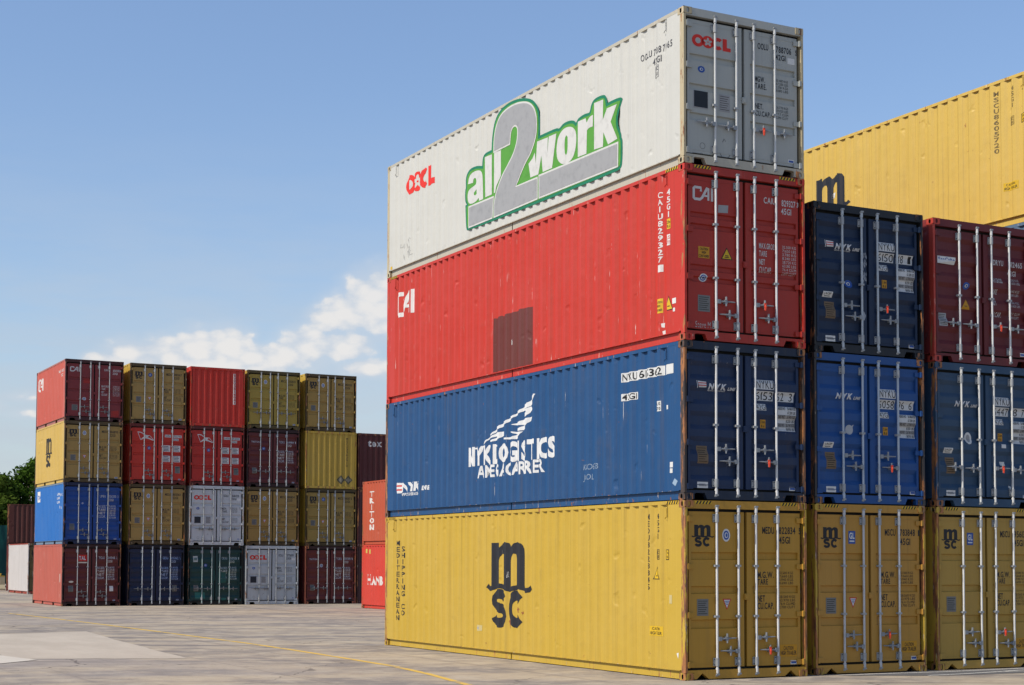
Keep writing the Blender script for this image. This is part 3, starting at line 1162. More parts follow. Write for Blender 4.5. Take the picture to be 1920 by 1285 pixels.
def cai_marks(num='829327', typ='45G1', chk='3', hc=True, steve=True, patches=False):
    def fn(on_door, H):
        k = H / HC
        ink = flat((0.66, 0.64, 0.62), 'white_lettering', 0.5, 0.3, (0.25, 0.06, 0.04))
        a = P2()
        cai_logo(a, .19, .60, 2.32 * k, 2.54 * k)
        on_door('logo', a, [ink], 0)
        if hc:
            a = P2().poly([(.69, 2.15), (.89, 2.16), (.90, 2.29), (.70, 2.28)], layer=0, mi=0)
            on_door('label_sticker', a, [M_greystk], 0)
            a = P2().rect(.30, .52, 1.37, 1.56, 0, 0)
            a.text('CAUTION', .33, .49, 1.50, 1.54, 'm', 1, 1)
            a.text('HIGH', .37, .45, 1.445, 1.485, 'm', 1, 1)
            a.text('CONTAINER', .31, .51, 1.385, 1.425, 'm', 1, 1)
            on_door('warning_sticker', a, [M_orange, M_black], 0)
            p = [(.75, 1.385), (.98, 1.385), (.865, 1.585)]
            a = P2().poly(p, layer=0, mi=1).poly(grow(p, -.016), layer=1, mi=0)
            a.rect(.83, .90, 1.44, 1.455, 2, 1).rect(.82, .91, 1.415, 1.428, 2, 1)
            on_door('warning_sticker', a, [M_yel, M_black], 0)
        emblem(on_door, .405 if hc else .80, 1.05 * k, .08, .065)
        plate(on_door, .29, .53, .49 * k, .76 * k, M_steelplate)
        a = P2()
        a.text('CAIU' if hc else 'CAXU', 1.62, 1.86, 2.41 * k, 2.51 * k)
        a.text(num, 1.99, 2.28, 2.40 * k, 2.50 * k)
        a.text(chk, 2.305, 2.34, 2.41 * k, 2.49 * k)
        a.text(typ, 1.98, 2.19, 2.26 * k, 2.36 * k)
        a.text('MAX.GROSS', 1.52, 1.86, 1.64 * k, 1.73 * k)
        a.text('TARE', 1.52, 1.68, 1.51 * k, 1.60 * k)
        a.text('NET', 1.52, 1.64, 1.37 * k, 1.46 * k)
        a.text('CU.CAP.', 1.52, 1.78, 1.24 * k, 1.33 * k)
        rows_of(a, ['32.500 KG', '71.650 LBS', '3.780 KG', '8.340 LBS', '28.720 KG', '63.310 LBS', '76.4 CU.M', '2.697 CU.FT'], 2.00, 2.285, 1.22 * k, 1.73 * k)
        on_door('lettering', a, [ink], 1)
        if steve:
            a = P2()
            a.text('Steve M.', .24, .56, .225, .325, 'r')
            on_door('scribble', a, [flat((0.55, 0.5, 0.48), 'chalk_writing')], 0)
        if patches:
            a = P2().rect(.76, 1.03, 1.60, 1.80)
            on_door('paint_patch', a, [paint((0.40, 0.025, 0.018), 0.1)], 0)
            a = P2().poly([(1.93, .21), (2.27, .21), (2.27, .50), (1.95, .47)])
            on_door('paint_patch', a, [paint((0.40, 0.03, 0.022), 0.1)], 1)
    return fn


def nyk_marks(n1, n2, flag=True, moon=False, em=False, acep=True, dust=False, x=0.0, oval=False, word_mat=None, extra=None):
    def fn(on_door, H):
        wm = flat((0.72, 0.74, 0.76), 'white_lettering_nyk', 0.5, 0.2, (0.2, 0.24, 0.3))
        a = P2()
        if flag:
            nyk_flag(a, .27, .47, 1.83, 1.95)
        nyk_word(a, .51, 1.04, 1.82, 1.91, tag_line=flag, layer=0)
        on_door('logo', a, [wm, M_redstk], 0)
        ink = flat((0.01, 0.01, 0.012), 'black_lettering', 0.5)
        wp = flat((0.70, 0.71, 0.70), 'white_number_plate', 0.5, 0.15, (0.45, 0.45, 0.45))
        a = P2()
        a.rect(1.455, 1.83, 1.87, 2.03, 0, 0)
        a.text('NYKU', 1.465, 1.82, 1.885, 2.02, 'r', 1, 1)
        a.rect(1.455, 1.83, 1.685, 1.845, 0, 0)
        a.text(n1, 1.465, 1.82, 1.70, 1.83, 'r', 1, 1)
        a.rect(1.89, 2.26, 1.685, 1.845, 0, 0)
        a.text(n2[0], 1.90, 2.05, 1.70, 1.83, 'r', 1, 1)
        a.text(n2[1], 2.155, 2.225, 1.70, 1.83, 'r', 1, 1)
        a.rect(1.455, 1.67, 1.52, 1.63, 0, 0)
        a.text('42GI', 1.46, 1.665, 1.53, 1.62, 'r', 1, 1)
        on_door('number_plate', a, [wp, ink], 1)
        a = P2().rect(1.90, 2.28, 1.19, 1.60, 0, 0)
        for i in (1, 3):
            a.rect(1.90, 2.28, 1.19 + .41 * (5 - i - 1) / 6, 1.19 + .41 * (5 - i) / 6, 1, 2)
        rows = [('M.GROSS WGT', '30.480 KGS'), ('', '67.200 LBS'), ('TARE WGT.', '3.740 KGS'), ('', '8.250 LBS'), ('M.CARGO WGT', '26.740 KGS'), ('', '58.950 LBS')]
        st = .41 / 6
        for i, (p, q) in enumerate(rows):
            zt = 1.60 - i * st
            if p:
                a.text(p, 1.91, 2.06, zt - st * .8, zt - st * .12, 'm', 2, 1)
            a.text(q, 2.10, 2.265, zt - st * .8, zt - st * .12, 'm', 2, 1)
        on_door('data_sticker', a, [wp, ink, M_greystk], 1)
        a = P2().rect(1.57, 1.68, 1.225, 1.37, 0, 0)
        a.text('2.6m', 1.58, 1.67, 1.31, 1.355, 'm', 1, 1)
        a.text('8.6', 1.59, 1.66, 1.24, 1.285, 'm', 1, 1)
        on_door('height_sticker', a, [M_orange, M_black], 1)
        plate(on_door, .29, .50, .60, .89, M_brownplate)
        a = P2().rect(.28, .49, .20, .30, 0, 0).rect(.31, .46, .23, .245, 1, 1).rect(.31, .44, .26, .272, 1, 1)
        on_door('label_sticker', a, [M_white, M_greystk], 0)
        if acep:
            a = P2().rect(.24, .45, .965, 1.06, 0, 0)
            a.text('J.ACEP', .265, .42, 1.01, 1.045, 'm', 1, 1)
            a.rect(.28, .40, .98, .99, 1, 1)
            on_door('label_sticker', a, [M_white, M_black], 0)
        if moon:
            a = P2().ell(.82, 1.29, .085, .085, 0, 0, 22).poly([(.86, 1.35), (.92, 1.385), (.895, 1.33)], layer=1, mi=0)
            on_door('label_sticker', a, [flat((0.5, 0.52, 0.54), 'peeling_sticker', 0.6, 0.4, (0.3, 0.3, 0.32))], 0)
        if em:
            emblem(on_door, .81, 1.23, .09, .07, white=False)
        if oval:
            a = P2().ell(.84, 1.25, .085, .11, 0, 0).ell(.84, 1.25, .045, .07, 1, 1)
            on_door('class_emblem', a, [M_white, M_greystk], 0)
            for a in (P2().rect(1.62, 1.73, 1.10, 1.17), P2().rect(1.60, 1.72, .78, .85), P2().poly([(1.9, .75), (1.95, .72), (1.94, .78)]), P2().poly([(1.80, .38), (1.85, .34), (1.87, .40), (1.82, .42)])):
                on_door('label_sticker', a, [M_white], 1)
        cmc(on_door, 2.13, .195)
        if extra:
            extra(on_door)
    return fn


def wide_marks(num, pre, typ, logo=None, ink=(0.62, 0.6, 0.58), bar_em=True, plate_side=0):
    """the many small white lettered doors of the far block"""
    def fn(on_door, H):
        k = H / STD
        im = flat(ink, 'white_lettering_small', 0.5, 0.2, tuple(c * .4 for c in ink))
        a = P2()
        a.text(pre, 1.52, 1.76, 1.98 * k, 2.08 * k)
        a.text(num, 1.88, 2.20, 1.98 * k, 2.08 * k)
        a.text(num[0], 2.26, 2.29, 1.98 * k, 2.08 * k)
        a.text(typ, 1.88, 2.08, 1.83 * k, 1.93 * k)
        rows_of(a, ['MAX.GROSS', 'TARE', 'NET', 'CU.CAP.'], 1.46, 1.76, 1.10 * k, 1.66 * k, style='m')
        rows_of(a, ['30.480 KGS', '67.200 LBS', '2.200 KGS', '4.850 LBS', '28.280 KGS', '33.2 CU.M'], 1.90, 2.18, 1.08 * k, 1.66 * k, style='m')
        on_door('lettering', a, [im], 1)
        if logo:
            logo(on_door, k)
        if bar_em:
            emblem(on_door, .80, 1.72 * k, .075, .075, white=bar_em == 'w')
        plate(on_door, *((.27, .47) if plate_side == 0 else (1.95, 2.15)), .60, .86, M_steelplate, plate_side)
        cmc(on_door, 2.12, .215, .11, .05)
    return fn


def swallow_marks(num):
    def fn(on_door, H):
        w = flat((0.72, 0.72, 0.70), 'white_lettering_red', 0.5)
        ink = flat((0.03, 0.03, 0.05), 'black_lettering', 0.5)
        a = P2()
        swallow_logo(a, .34, 1.06, 1.88, 2.24)
        on_door('logo', a, [w], 0)
        emblem(on_door, .84, 1.55, .075, .075, white=False)
        a = P2()
        a.rect(1.52, 1.79, 2.04, 2.15, 0, 0).text('SUDU', 1.54, 1.77, 2.06, 2.13, 'm', 1, 1)
        a.rect(1.89, 2.25, 2.03, 2.14, 0, 0).text(num, 1.91, 2.22, 2.05, 2.12, 'm', 1, 1)
        a.rect(1.89, 2.12, 1.90, 2.00, 0, 0).text('22G1', 1.91, 2.10, 1.915, 1.985, 'm', 1, 1)
        on_door('number_plate', a, [w, ink], 1)
        a = P2()
        for z in (1.42, .98):
            for x0, x1 in ((1.45, 1.76), (1.90, 2.20)):
                a.rect(x0, x1, z, z + .27, 0, 0)
                for q in range(4):
                    a.rect(x0 + .03, x1 - .05 - .03 * (q % 2), z + .03 + q * .06, z + .055 + q * .06, 1, 1)
        on_door('data_sticker', a, [w, ink], 1)
        plate(on_door, 1.98, 2.20, .50, .80, M_steelplate, 1)
        cmc(on_door, 2.12, .215, .11, .05)
    return fn


# ------------------------------------------------------------------ long-side artwork
A_out=[(4.211,0.329),(4.134,0.397),(4.096,0.891),(4.162,0.897),(4.084,0.966),(4.081,1.211),(4.125,1.25),(4.101,1.426),(4.171,1.545),(4.334,1.619),(4.63,1.607),(4.869,1.55),(4.884,1.702),(4.988,1.786),(5.284,1.783),(5.308,2.045),(5.408,2.328),(5.611,2.49),(5.962,2.56),(6.355,2.545),(6.692,2.483),(6.977,2.384),(7.164,2.252),(7.281,2.07),(7.318,1.837),(7.297,1.596),(7.982,1.587),(8.053,1.541),(8.201,1.61),(8.418,1.611),(8.611,1.568),(8.683,1.507),(8.759,1.57),(8.968,1.593),(9.113,1.578),(9.175,1.573),(9.224,1.708),(9.338,1.784),(9.641,1.779),(9.748,1.724),(9.788,1.585),(9.898,1.594),(10.229,1.585),(10.298,1.532),(10.086,1.2),(10.263,0.912),(10.248,0.87),(10.298,0.822),(10.286,0.377),(10.209,0.316),(10.055,0.3)]
A_a=[(4.228,1.307),(4.281,1.461),(4.47,1.517),(4.738,1.495),(4.87,1.43),(4.909,1.278),(4.928,0.857),(4.744,0.858),(4.727,0.921),(4.584,0.866),(4.369,0.861),(4.232,0.924),(4.203,1.088),(4.284,1.193),(4.58,1.216),(4.623,1.267),(4.606,1.35),(4.536,1.377),(4.477,1.358),(4.462,1.289)]
A_ah=[(4.501,1.071),(4.624,1.123),(4.636,1.024),(4.561,1.003),(4.513,1.025)]
A_l1=[(4.999,1.7),(5.311,1.689),(5.318,0.873),(5.023,0.874)]
A_l2=[(5.413,1.701),(5.708,1.681),(5.712,1.166),(5.521,1.007),(5.461,0.879),(5.41,0.877)]
A_w=[(6.871,1.149),(7.03,1.22),(7.122,1.311),(7.161,1.09),(7.214,1.503),(7.634,1.485),(7.617,1.177),(7.67,1.49),(7.96,1.482),(7.798,0.865),(7.437,0.868),(7.381,1.197),(7.263,0.861),(6.948,0.866)]
A_o=[(7.974,1.238),(8.027,1.401),(8.202,1.501),(8.418,1.503),(8.611,1.434),(8.709,1.303),(8.697,1.07),(8.591,0.88),(8.377,0.82),(8.16,0.853),(8.006,0.968),(7.966,1.108)]
A_oh=[(8.268,1.191),(8.285,1.318),(8.332,1.359),(8.384,1.316),(8.389,1.142),(8.368,1.017),(8.325,0.988),(8.277,1.037)]
A_r=[(8.759,1.506),(9.043,1.5),(9.072,1.412),(9.175,1.492),(9.298,1.5),(9.29,1.291),(9.155,1.298),(9.085,1.267),(9.069,0.847),(8.76,0.853)]
A_k=[(9.339,1.7),(9.653,1.686),(9.641,1.32),(9.78,1.494),(10.113,1.485),(9.906,1.224),(10.132,0.871),(9.82,0.841),(9.661,1.097),(9.645,0.84),(9.339,0.859)]
A_2=[(5.423,1.729),(5.422,1.923),(5.486,2.167),(5.662,2.36),(5.962,2.436),(6.356,2.441),(6.693,2.382),(6.93,2.294),(7.095,2.151),(7.175,1.962),(7.176,1.714),(7.098,1.531),(6.936,1.343),(6.747,1.227),(6.558,1.064),(6.318,0.806),(7.209,0.788),(7.21,0.419),(5.434,0.41),(5.432,0.649),(5.522,0.866),(5.773,1.141),(6.02,1.296),(6.265,1.472),(6.409,1.669),(6.447,1.867),(6.431,1.974),(6.358,2.037),(6.261,2.054),(6.163,2.016),(6.105,1.925),(6.076,1.735)]
A_b1=[(4.288,0.804),(5.37,0.791),(5.322,0.412),(4.292,0.416)]
A_b2=[(7.31,0.811),(10.132,0.779),(10.124,0.402),(7.312,0.421)]
W1=[(4.978,1.336),(5.033,1.416),(5.235,1.511),(5.56,1.662),(6.02,1.79),(6.367,1.876),(6.706,1.992),(6.94,2.083),(7.072,2.185),(7.131,2.177),(7.007,2.03),(6.907,1.972),(6.707,1.909),(6.367,1.836),(5.88,1.687),(5.596,1.613),(5.308,1.514),(5.125,1.427)]
W2=[(6.707,1.909),(6.914,1.958),(6.974,1.906),(6.841,1.813),(6.657,1.74),(6.68,1.811),(6.781,1.874)]
W3=[(6.161,1.663),(6.436,1.69),(6.657,1.732),(6.948,1.757),(6.916,1.688),(6.709,1.585),(6.625,1.527),(6.386,1.52),(6.437,1.565),(6.675,1.624),(6.368,1.634)]
W4=[(6.092,1.538),(6.369,1.505),(6.591,1.502),(6.489,1.433),(6.336,1.371),(5.829,1.397),(5.829,1.429),(6.162,1.423),(6.369,1.457),(6.197,1.501)]
W5=[(5.271,1.484),(5.489,1.551),(5.81,1.558),(5.811,1.48),(5.598,1.42),(5.309,1.382),(5.235,1.403),(5.525,1.466),(5.561,1.493),(5.308,1.461)]


def smooth(pts, it=2, keep=48):
    """round the gentle bends of an outline, keep its real corners"""
    for _ in range(it):
        out = []
        n = len(pts)
        for i in range(n):
            p, q, r = (Vector(pts[i - 1]), Vector(pts[i]), Vector(pts[(i + 1) % n]))
            a, b = (q - p), (r - q)
            turn = math.degrees(a.angle(b)) if a.length > 1e-6 and b.length > 1e-6 else 0
            if turn > keep:
                out.append(tuple(q))
            else:
                out.append(tuple(q - a * 0.25))
                out.append(tuple(q + b * 0.25))
        pts = out
    return pts


def side_oocl(on_side, H):
    A_out_, A_2_ = smooth(A_out, 2, 75), smooth(A_2, 2, 50)
    A_a_, A_ah_, A_o_, A_oh_, A_r_ = smooth(A_a, 2, 60), smooth(A_ah), smooth(A_o), smooth(A_oh), smooth(A_r, 2, 40)
    red = flat((0.78, 0.03, 0.018), 'red_lettering', 0.5)
    grey = flat((0.6, 0.6, 0.56), 'pale_grey_paint', 0.5)
    a = P2()
    oocl_logo(a, 1.04, 2.52, 1.70, 2.14)
    on_side('logo', a, [red, grey])
    # the vinyl banner stretched flat over the ridges
    a = P2()
    a.poly(A_out_, layer=0, mi=0)
    a.poly(grow(A_out_, -0.055), layer=2, mi=1)
    for o_, h_ in ((A_a_, [A_ah_]), (A_l1, []), (A_l2, []), (A_w, []), (A_o_, [A_oh_]), (A_r_, []), (A_k, [])):
        a.poly(o_, h_, layer=4, mi=2)
    for o_ in (A_2_, A_b1, A_b2):
        a.poly(grow(o_, 0.035), layer=5 if o_ is not A_2_ else 6, mi=2)
    for o_ in (A_b1, A_b2, A_2_):
        a.poly(o_, layer=7 if o_ is not A_2_ else 8, mi=3)
    on_side('banner', a, [flat((0.012, 0.20, 0.10), 'banner_dark_green', 0.5), flat((0.10, 0.34, 0.04), 'banner_green', 0.5), flat((0.66, 0.66, 0.63), 'banner_white', 0.5), flat((0.36, 0.36, 0.36), 'banner_grey', 0.35)], True)
    ink = flat((0.06, 0.06, 0.07), 'black_lettering_thin', 0.5, 0.2, (0.5, 0.5, 0.48))
    a = P2()
    for ch, u in zip('OOLU788706', (10.88, 10.97, 11.06, 11.14, 11.24, 11.34, 11.43, 11.52, 11.61, 11.70)):
        a.text(ch, u, u + .065, 2.02, 2.13)
    a.text('5', 11.79, 11.85, 2.02, 2.13)
    a.text('42G1', 11.22, 11.50, 1.86, 1.97)
    on_side('lettering', a, [ink])
    a = P2()
    a.ribbon([(11.30, 1.62), (11.30, 1.82), (11.43, 1.82), (11.43, 1.62), (11.30, 1.62)], .012)
    a.text('UIC', 11.315, 11.415, 1.74, 1.80)
    a.text('81', 11.33, 11.40, 1.65, 1.71)
    on_side('lettering', a, [ink])
    a = P2()
    random.seed(3)
    for k in range(16):
        u, zz = random.uniform(.75, 1.35), random.uniform(.38, .72)
        a.ribbon([(u, zz), (u + random.uniform(-.04, .06), zz + random.uniform(-.12, .05)), (u + random.uniform(0, .1), zz - random.uniform(0, .14))], .008)
    on_side('scuff_marks', a, [flat((0.22, 0.22, 0.22), 'grease_marks')])
    on_side('label_sticker', P2().rect(.20, .30, .17, .24), [M_yel])


def side_cai(on_side, H):
    ink = flat((0.74, 0.72, 0.70), 'white_lettering', 0.5, 0.25, (0.5, 0.07, 0.05))
    a = P2()
    cai_logo(a, .50, 1.42, 1.93, 2.46)
    on_side('logo', a, [ink])
    a = P2()
    a.vtext('CAIU829327', 11.40, 11.50, 2.56, 1.36)
    a.rect(11.395, 11.505, 1.215, 1.335, 0, 0)
    on_side('lettering', a, [ink])
    a = P2().vtext('45G1', 11.665, 11.765, 2.56, 2.07)
    on_side('lettering', a, [ink])
    a = P2().rect(11.655, 11.77, 1.89, 2.06, 0, 0)
    a.text('2.9m', 11.665, 11.76, 1.98, 2.03, 'm', 1, 1)
    a.text('9.6', 11.67, 11.755, 1.91, 1.96, 'm', 1, 1)
    on_side('height_sticker', a, [M_yel, M_black])
    a = P2().rect(11.65, 11.76, 1.62, 1.80, 0, 0).text('US', 11.66, 11.75, 1.72, 1.78, 'm', 1, 1).text('70', 11.66, 11.75, 1.64, 1.70, 'm', 1, 1)
    on_side('label_sticker', a, [M_white, M_redstk])
    a = P2().rect(11.32, 11.50, .53, .77, 0, 0)
    a.text('CAUTION', 11.33, 11.49, .69, .73, 'm', 1, 1)
    a.text('HIGH', 11.36, 11.46, .63, .67, 'm', 1, 1)
    a.text('CONTAINER', 11.33, 11.49, .56, .60, 'm', 1, 1)
    on_side('warning_sticker', a, [M_yel, M_black])
    p = [(11.59, .54), (11.84, .54), (11.715, .78)]
    a = P2().poly(p, layer=0, mi=1).poly(grow(p, -.016), layer=1, mi=0).rect(11.68, 11.75, .60, .615, 2, 1)
    on_side('warning_sticker', a, [M_yel, M_black])
    for a in (P2().rect(11.82, 11.93, .63, .72), P2().rect(11.84, 11.90, .50, .56), P2().poly([(11.47, .35), (11.53, .36), (11.52, .28), (11.48, .29)]), P2().poly([(11.49, .22), (11.54, .24), (11.55, .16), (11.5, .15)])):
        on_side('peeled_sticker', a, [M_white])
    a = P2().poly([(5.37, .175), (6.97, .17), (6.965, .6), (6.975, 1.28), (6.72, 1.275), (6.70, 1.30), (6.42, 1.285), (6.2, 1.265), (6.0, 1.28), (5.74, 1.255), (5.70, 1.27), (5.52, 1.25), (5.375, 1.255), (5.365, .8)])
    o = on_side('paint_patch', a, [paint((0.15, 0.028, 0.022), 0.45, 0.25, 0.3, 0.5)])
    o['label'] = 'dark maroon repainted patch'
    a = P2().rect(6.10, 6.19, .63, .73)
    on_side('label_sticker', a, [M_white])


def side_nyk(on_side, H):
    ink = flat((0.76, 0.77, 0.77), 'white_lettering', 0.5, 0.2, (0.10, 0.18, 0.3))
    a = P2()
    for p in (W1, W2, W3, W4, W5):
        a.poly(p, layer=0, mi=0)
    on_side('logo', a, [ink])
    a = P2()
    a.text('NYK', 4.25, 5.27, .96, 1.31, 'x', 0, 0, gap=.14)
    a.text('LOGISTICS', 5.38, 7.86, .96, 1.31, 'x', 0, 0, gap=.14)
    for u in (4.26, 4.52, 5.40):
        a.rect(u, u + .15, 1.28, 1.31, 1, 0)
    on_side('lettering', a, [ink])
    a = P2()
    a.text('A', 4.72, 4.95, .69, .92, 'b')
    a.text('MEGA', 5.06, 5.88, .69, .92, 'b', gap=.1)
    a.text('CARRIER', 5.94, 7.46, .69, .92, 'b', gap=.12)
    on_side('lettering', a, [ink])
    a = P2()
    nyk_flag(a, .56, .95, .50, .78)
    nyk_word(a, .92, 2.3, .56, .74, layer=0)
    a.text('NIPPON YUSEN KAISHA', .92, 1.8, .46, .52, 'b')
    on_side('logo', a, [ink, M_redstk])
    wp = flat((0.70, 0.71, 0.70), 'white_number_plate', 0.5, 0.15, (0.45, 0.45, 0.45))
    bl = flat((0.01, 0.01, 0.012), 'black_lettering', 0.5)
    a = P2()
    for t, u0, u1 in (('NYKU', 10.26, 10.72), ('615362', 10.80, 11.52), ('3', 11.60, 11.68)):
        a.text(t, u0 + .03, u1 - .03, 2.10, 2.22, 'm', 1, 1)
    a.rect(10.25, 10.74, 2.08, 2.24, 0, 0).rect(10.79, 11.56, 2.08, 2.24, 0, 0).rect(11.585, 11.87, 2.08, 2.24, 0, 0)
    a.rect(10.25, 10.72, 1.755, 1.88, 0, 0).text('42G1', 10.28, 10.69, 1.77, 1.865, 'm', 1, 1)
    on_side('number_plate', a, [wp, bl])
    for q in ((11.62, 11.71, 1.50, 1.57), (11.76, 11.85, .54, .63), (11.76, 11.84, .45, .525)):
        on_side('label_sticker', P2().rect(*q), [wp])
    a = P2().rect(11.36, 11.48, 1.49, 1.66, 0, 0)
    a.text('US', 11.37, 11.47, 1.59, 1.64, 'm', 1, 1).text('70', 11.37, 11.47, 1.51, 1.56, 'm', 1, 1)
    on_side('label_sticker', a, [wp, bl])
    a = P2()
    a.text('KNO6TB', 8.9, 9.45, .64, .74, 'r', shear=.1)
    a.text('JOOL', 8.9, 9.25, .46, .56, 'r', shear=.1)
    on_side('scribble', a, [flat((0.25, 0.33, 0.45), 'chalk_writing_blue')])
    a = P2().poly([(11.83, .28), (11.92, .23), (11.99, .31), (11.9, .36)])
    on_side('peeled_sticker', a, [flat((0.3, 0.42, 0.55), 'peeled_blue')])


def side_msc(near=True, L=L40):
    def fn(on_side, H):
        ink = flat((0.02, 0.021, 0.027), 'black_paint_side', 0.45, 0.3, (0.10, 0.09, 0.08))
        a = P2()
        if near:
            msc_logo(a, 5.12, 6.93, .63, 2.28)
        else:
            msc_logo(a, 5.25, 6.55, .81, 2.12)
        on_side('logo', a, [ink])
        if not near:
            ink = flat((0.17, 0.12, 0.04), 'faded_lettering', 0.5, 0.4, (0.5, 0.34, 0.07))
        a = P2()
        if near:
            a.vtext('MEDITERRANEAN', .64, .77, 2.37, .57, 'm')
            on_side('lettering', a, [ink])
            a = P2()
            a.vtext('SHIPPING CO', .92, 1.06, 2.24, .68, 'm')
            on_side('lettering', a, [ink])
            a = P2()
            a.vtext('MEDU8228345', 11.04, 11.13, 2.70, 1.42)
        else:
            a.vtext('MSCU8605720', 10.89, 10.99, 2.70, 1.46)
        on_side('lettering', a, [ink])
        a = P2()
        a.vtext('45G1', 11.345, 11.42, 2.70, 2.26)
        on_side('lettering', a, [ink])
        a = P2().ribbon([(11.31, 1.94), (11.31, 2.10), (11.42, 2.10), (11.42, 1.94), (11.31, 1.94)], .014)
        a.text('UIC', 11.325, 11.405, 2.03, 2.08).text('81', 11.33, 11.40, 1.96, 2.01)
        on_side('lettering', a, [ink])
        a = P2().rect(11.575, 11.71, 1.93, 2.10, 0, 1).rect(11.588, 11.698, 1.943, 2.087, 1, 0)
        a.text('2.9m', 11.60, 11.69, 2.03, 2.07, 'm', 2, 1).text('9.6', 11.60, 11.69, 1.96, 2.0, 'm', 2, 1)
        on_side('height_sticker', a, [M_yel, M_black])
        if near:
            p = [(11.20, 1.61), (11.43, 1.61), (11.315, 1.82)]
            a = P2().poly(p, layer=0, mi=1).poly(grow(p, -.016), layer=1, mi=0).rect(11.28, 11.35, 1.66, 1.675, 2, 1)
            on_side('warning_sticker', a, [M_yel, M_black])
        a = P2().rect(11.13, 11.50, .68, .84, 0, 0)
        a.text('CAUTION', 11.19, 11.43, .775, .82, 'm', 1, 1)
        a.text('HIGH TRAILER', 11.15, 11.48, .70, .75, 'm', 1, 1)
        on_side('warning_sticker', a, [M_yel, M_black])
        a = P2().poly([(4.64, .50), (4.86, .51), (4.87, .62), (4.66, .63)], layer=0, mi=0).rect(4.72, 4.78, .54, .59, 1, 1)
        on_side('peeled_sticker', P2().rect(11.72, 11.80, 1.22, 1.36), [flat((0.58, 0.48, 0.22), 'peeled_yellow')])
        on_side('peeled_sticker', a, [flat((0.58, 0.48, 0.22), 'peeled_yellow'), M_greystk])
        a = P2().poly([(5.98, 1.70), (6.05, 1.72), (6.02, 1.60), (5.96, 1.58)]).poly([(11.93, .42), (11.99, .44), (11.98, .34)])
        on_side('peeled_sticker', a, [M_white])
        if near:
            a = P2().poly([(6.35, .98), (6.44, 1.03), (6.52, .99), (6.47, .95), (6.5, .92), (6.4, .93)]).poly([(6.02, .74), (6.1, .80), (6.17, .78), (6.12, .72), (6.08, .60), (6.05, .71)])
            a.poly([(6.56, .93), (6.62, .95), (6.64, .91), (6.58, .89)])
            on_side('rust_stain', a, [paint((0.30, 0.11, 0.03), 0.6)])
    return fn


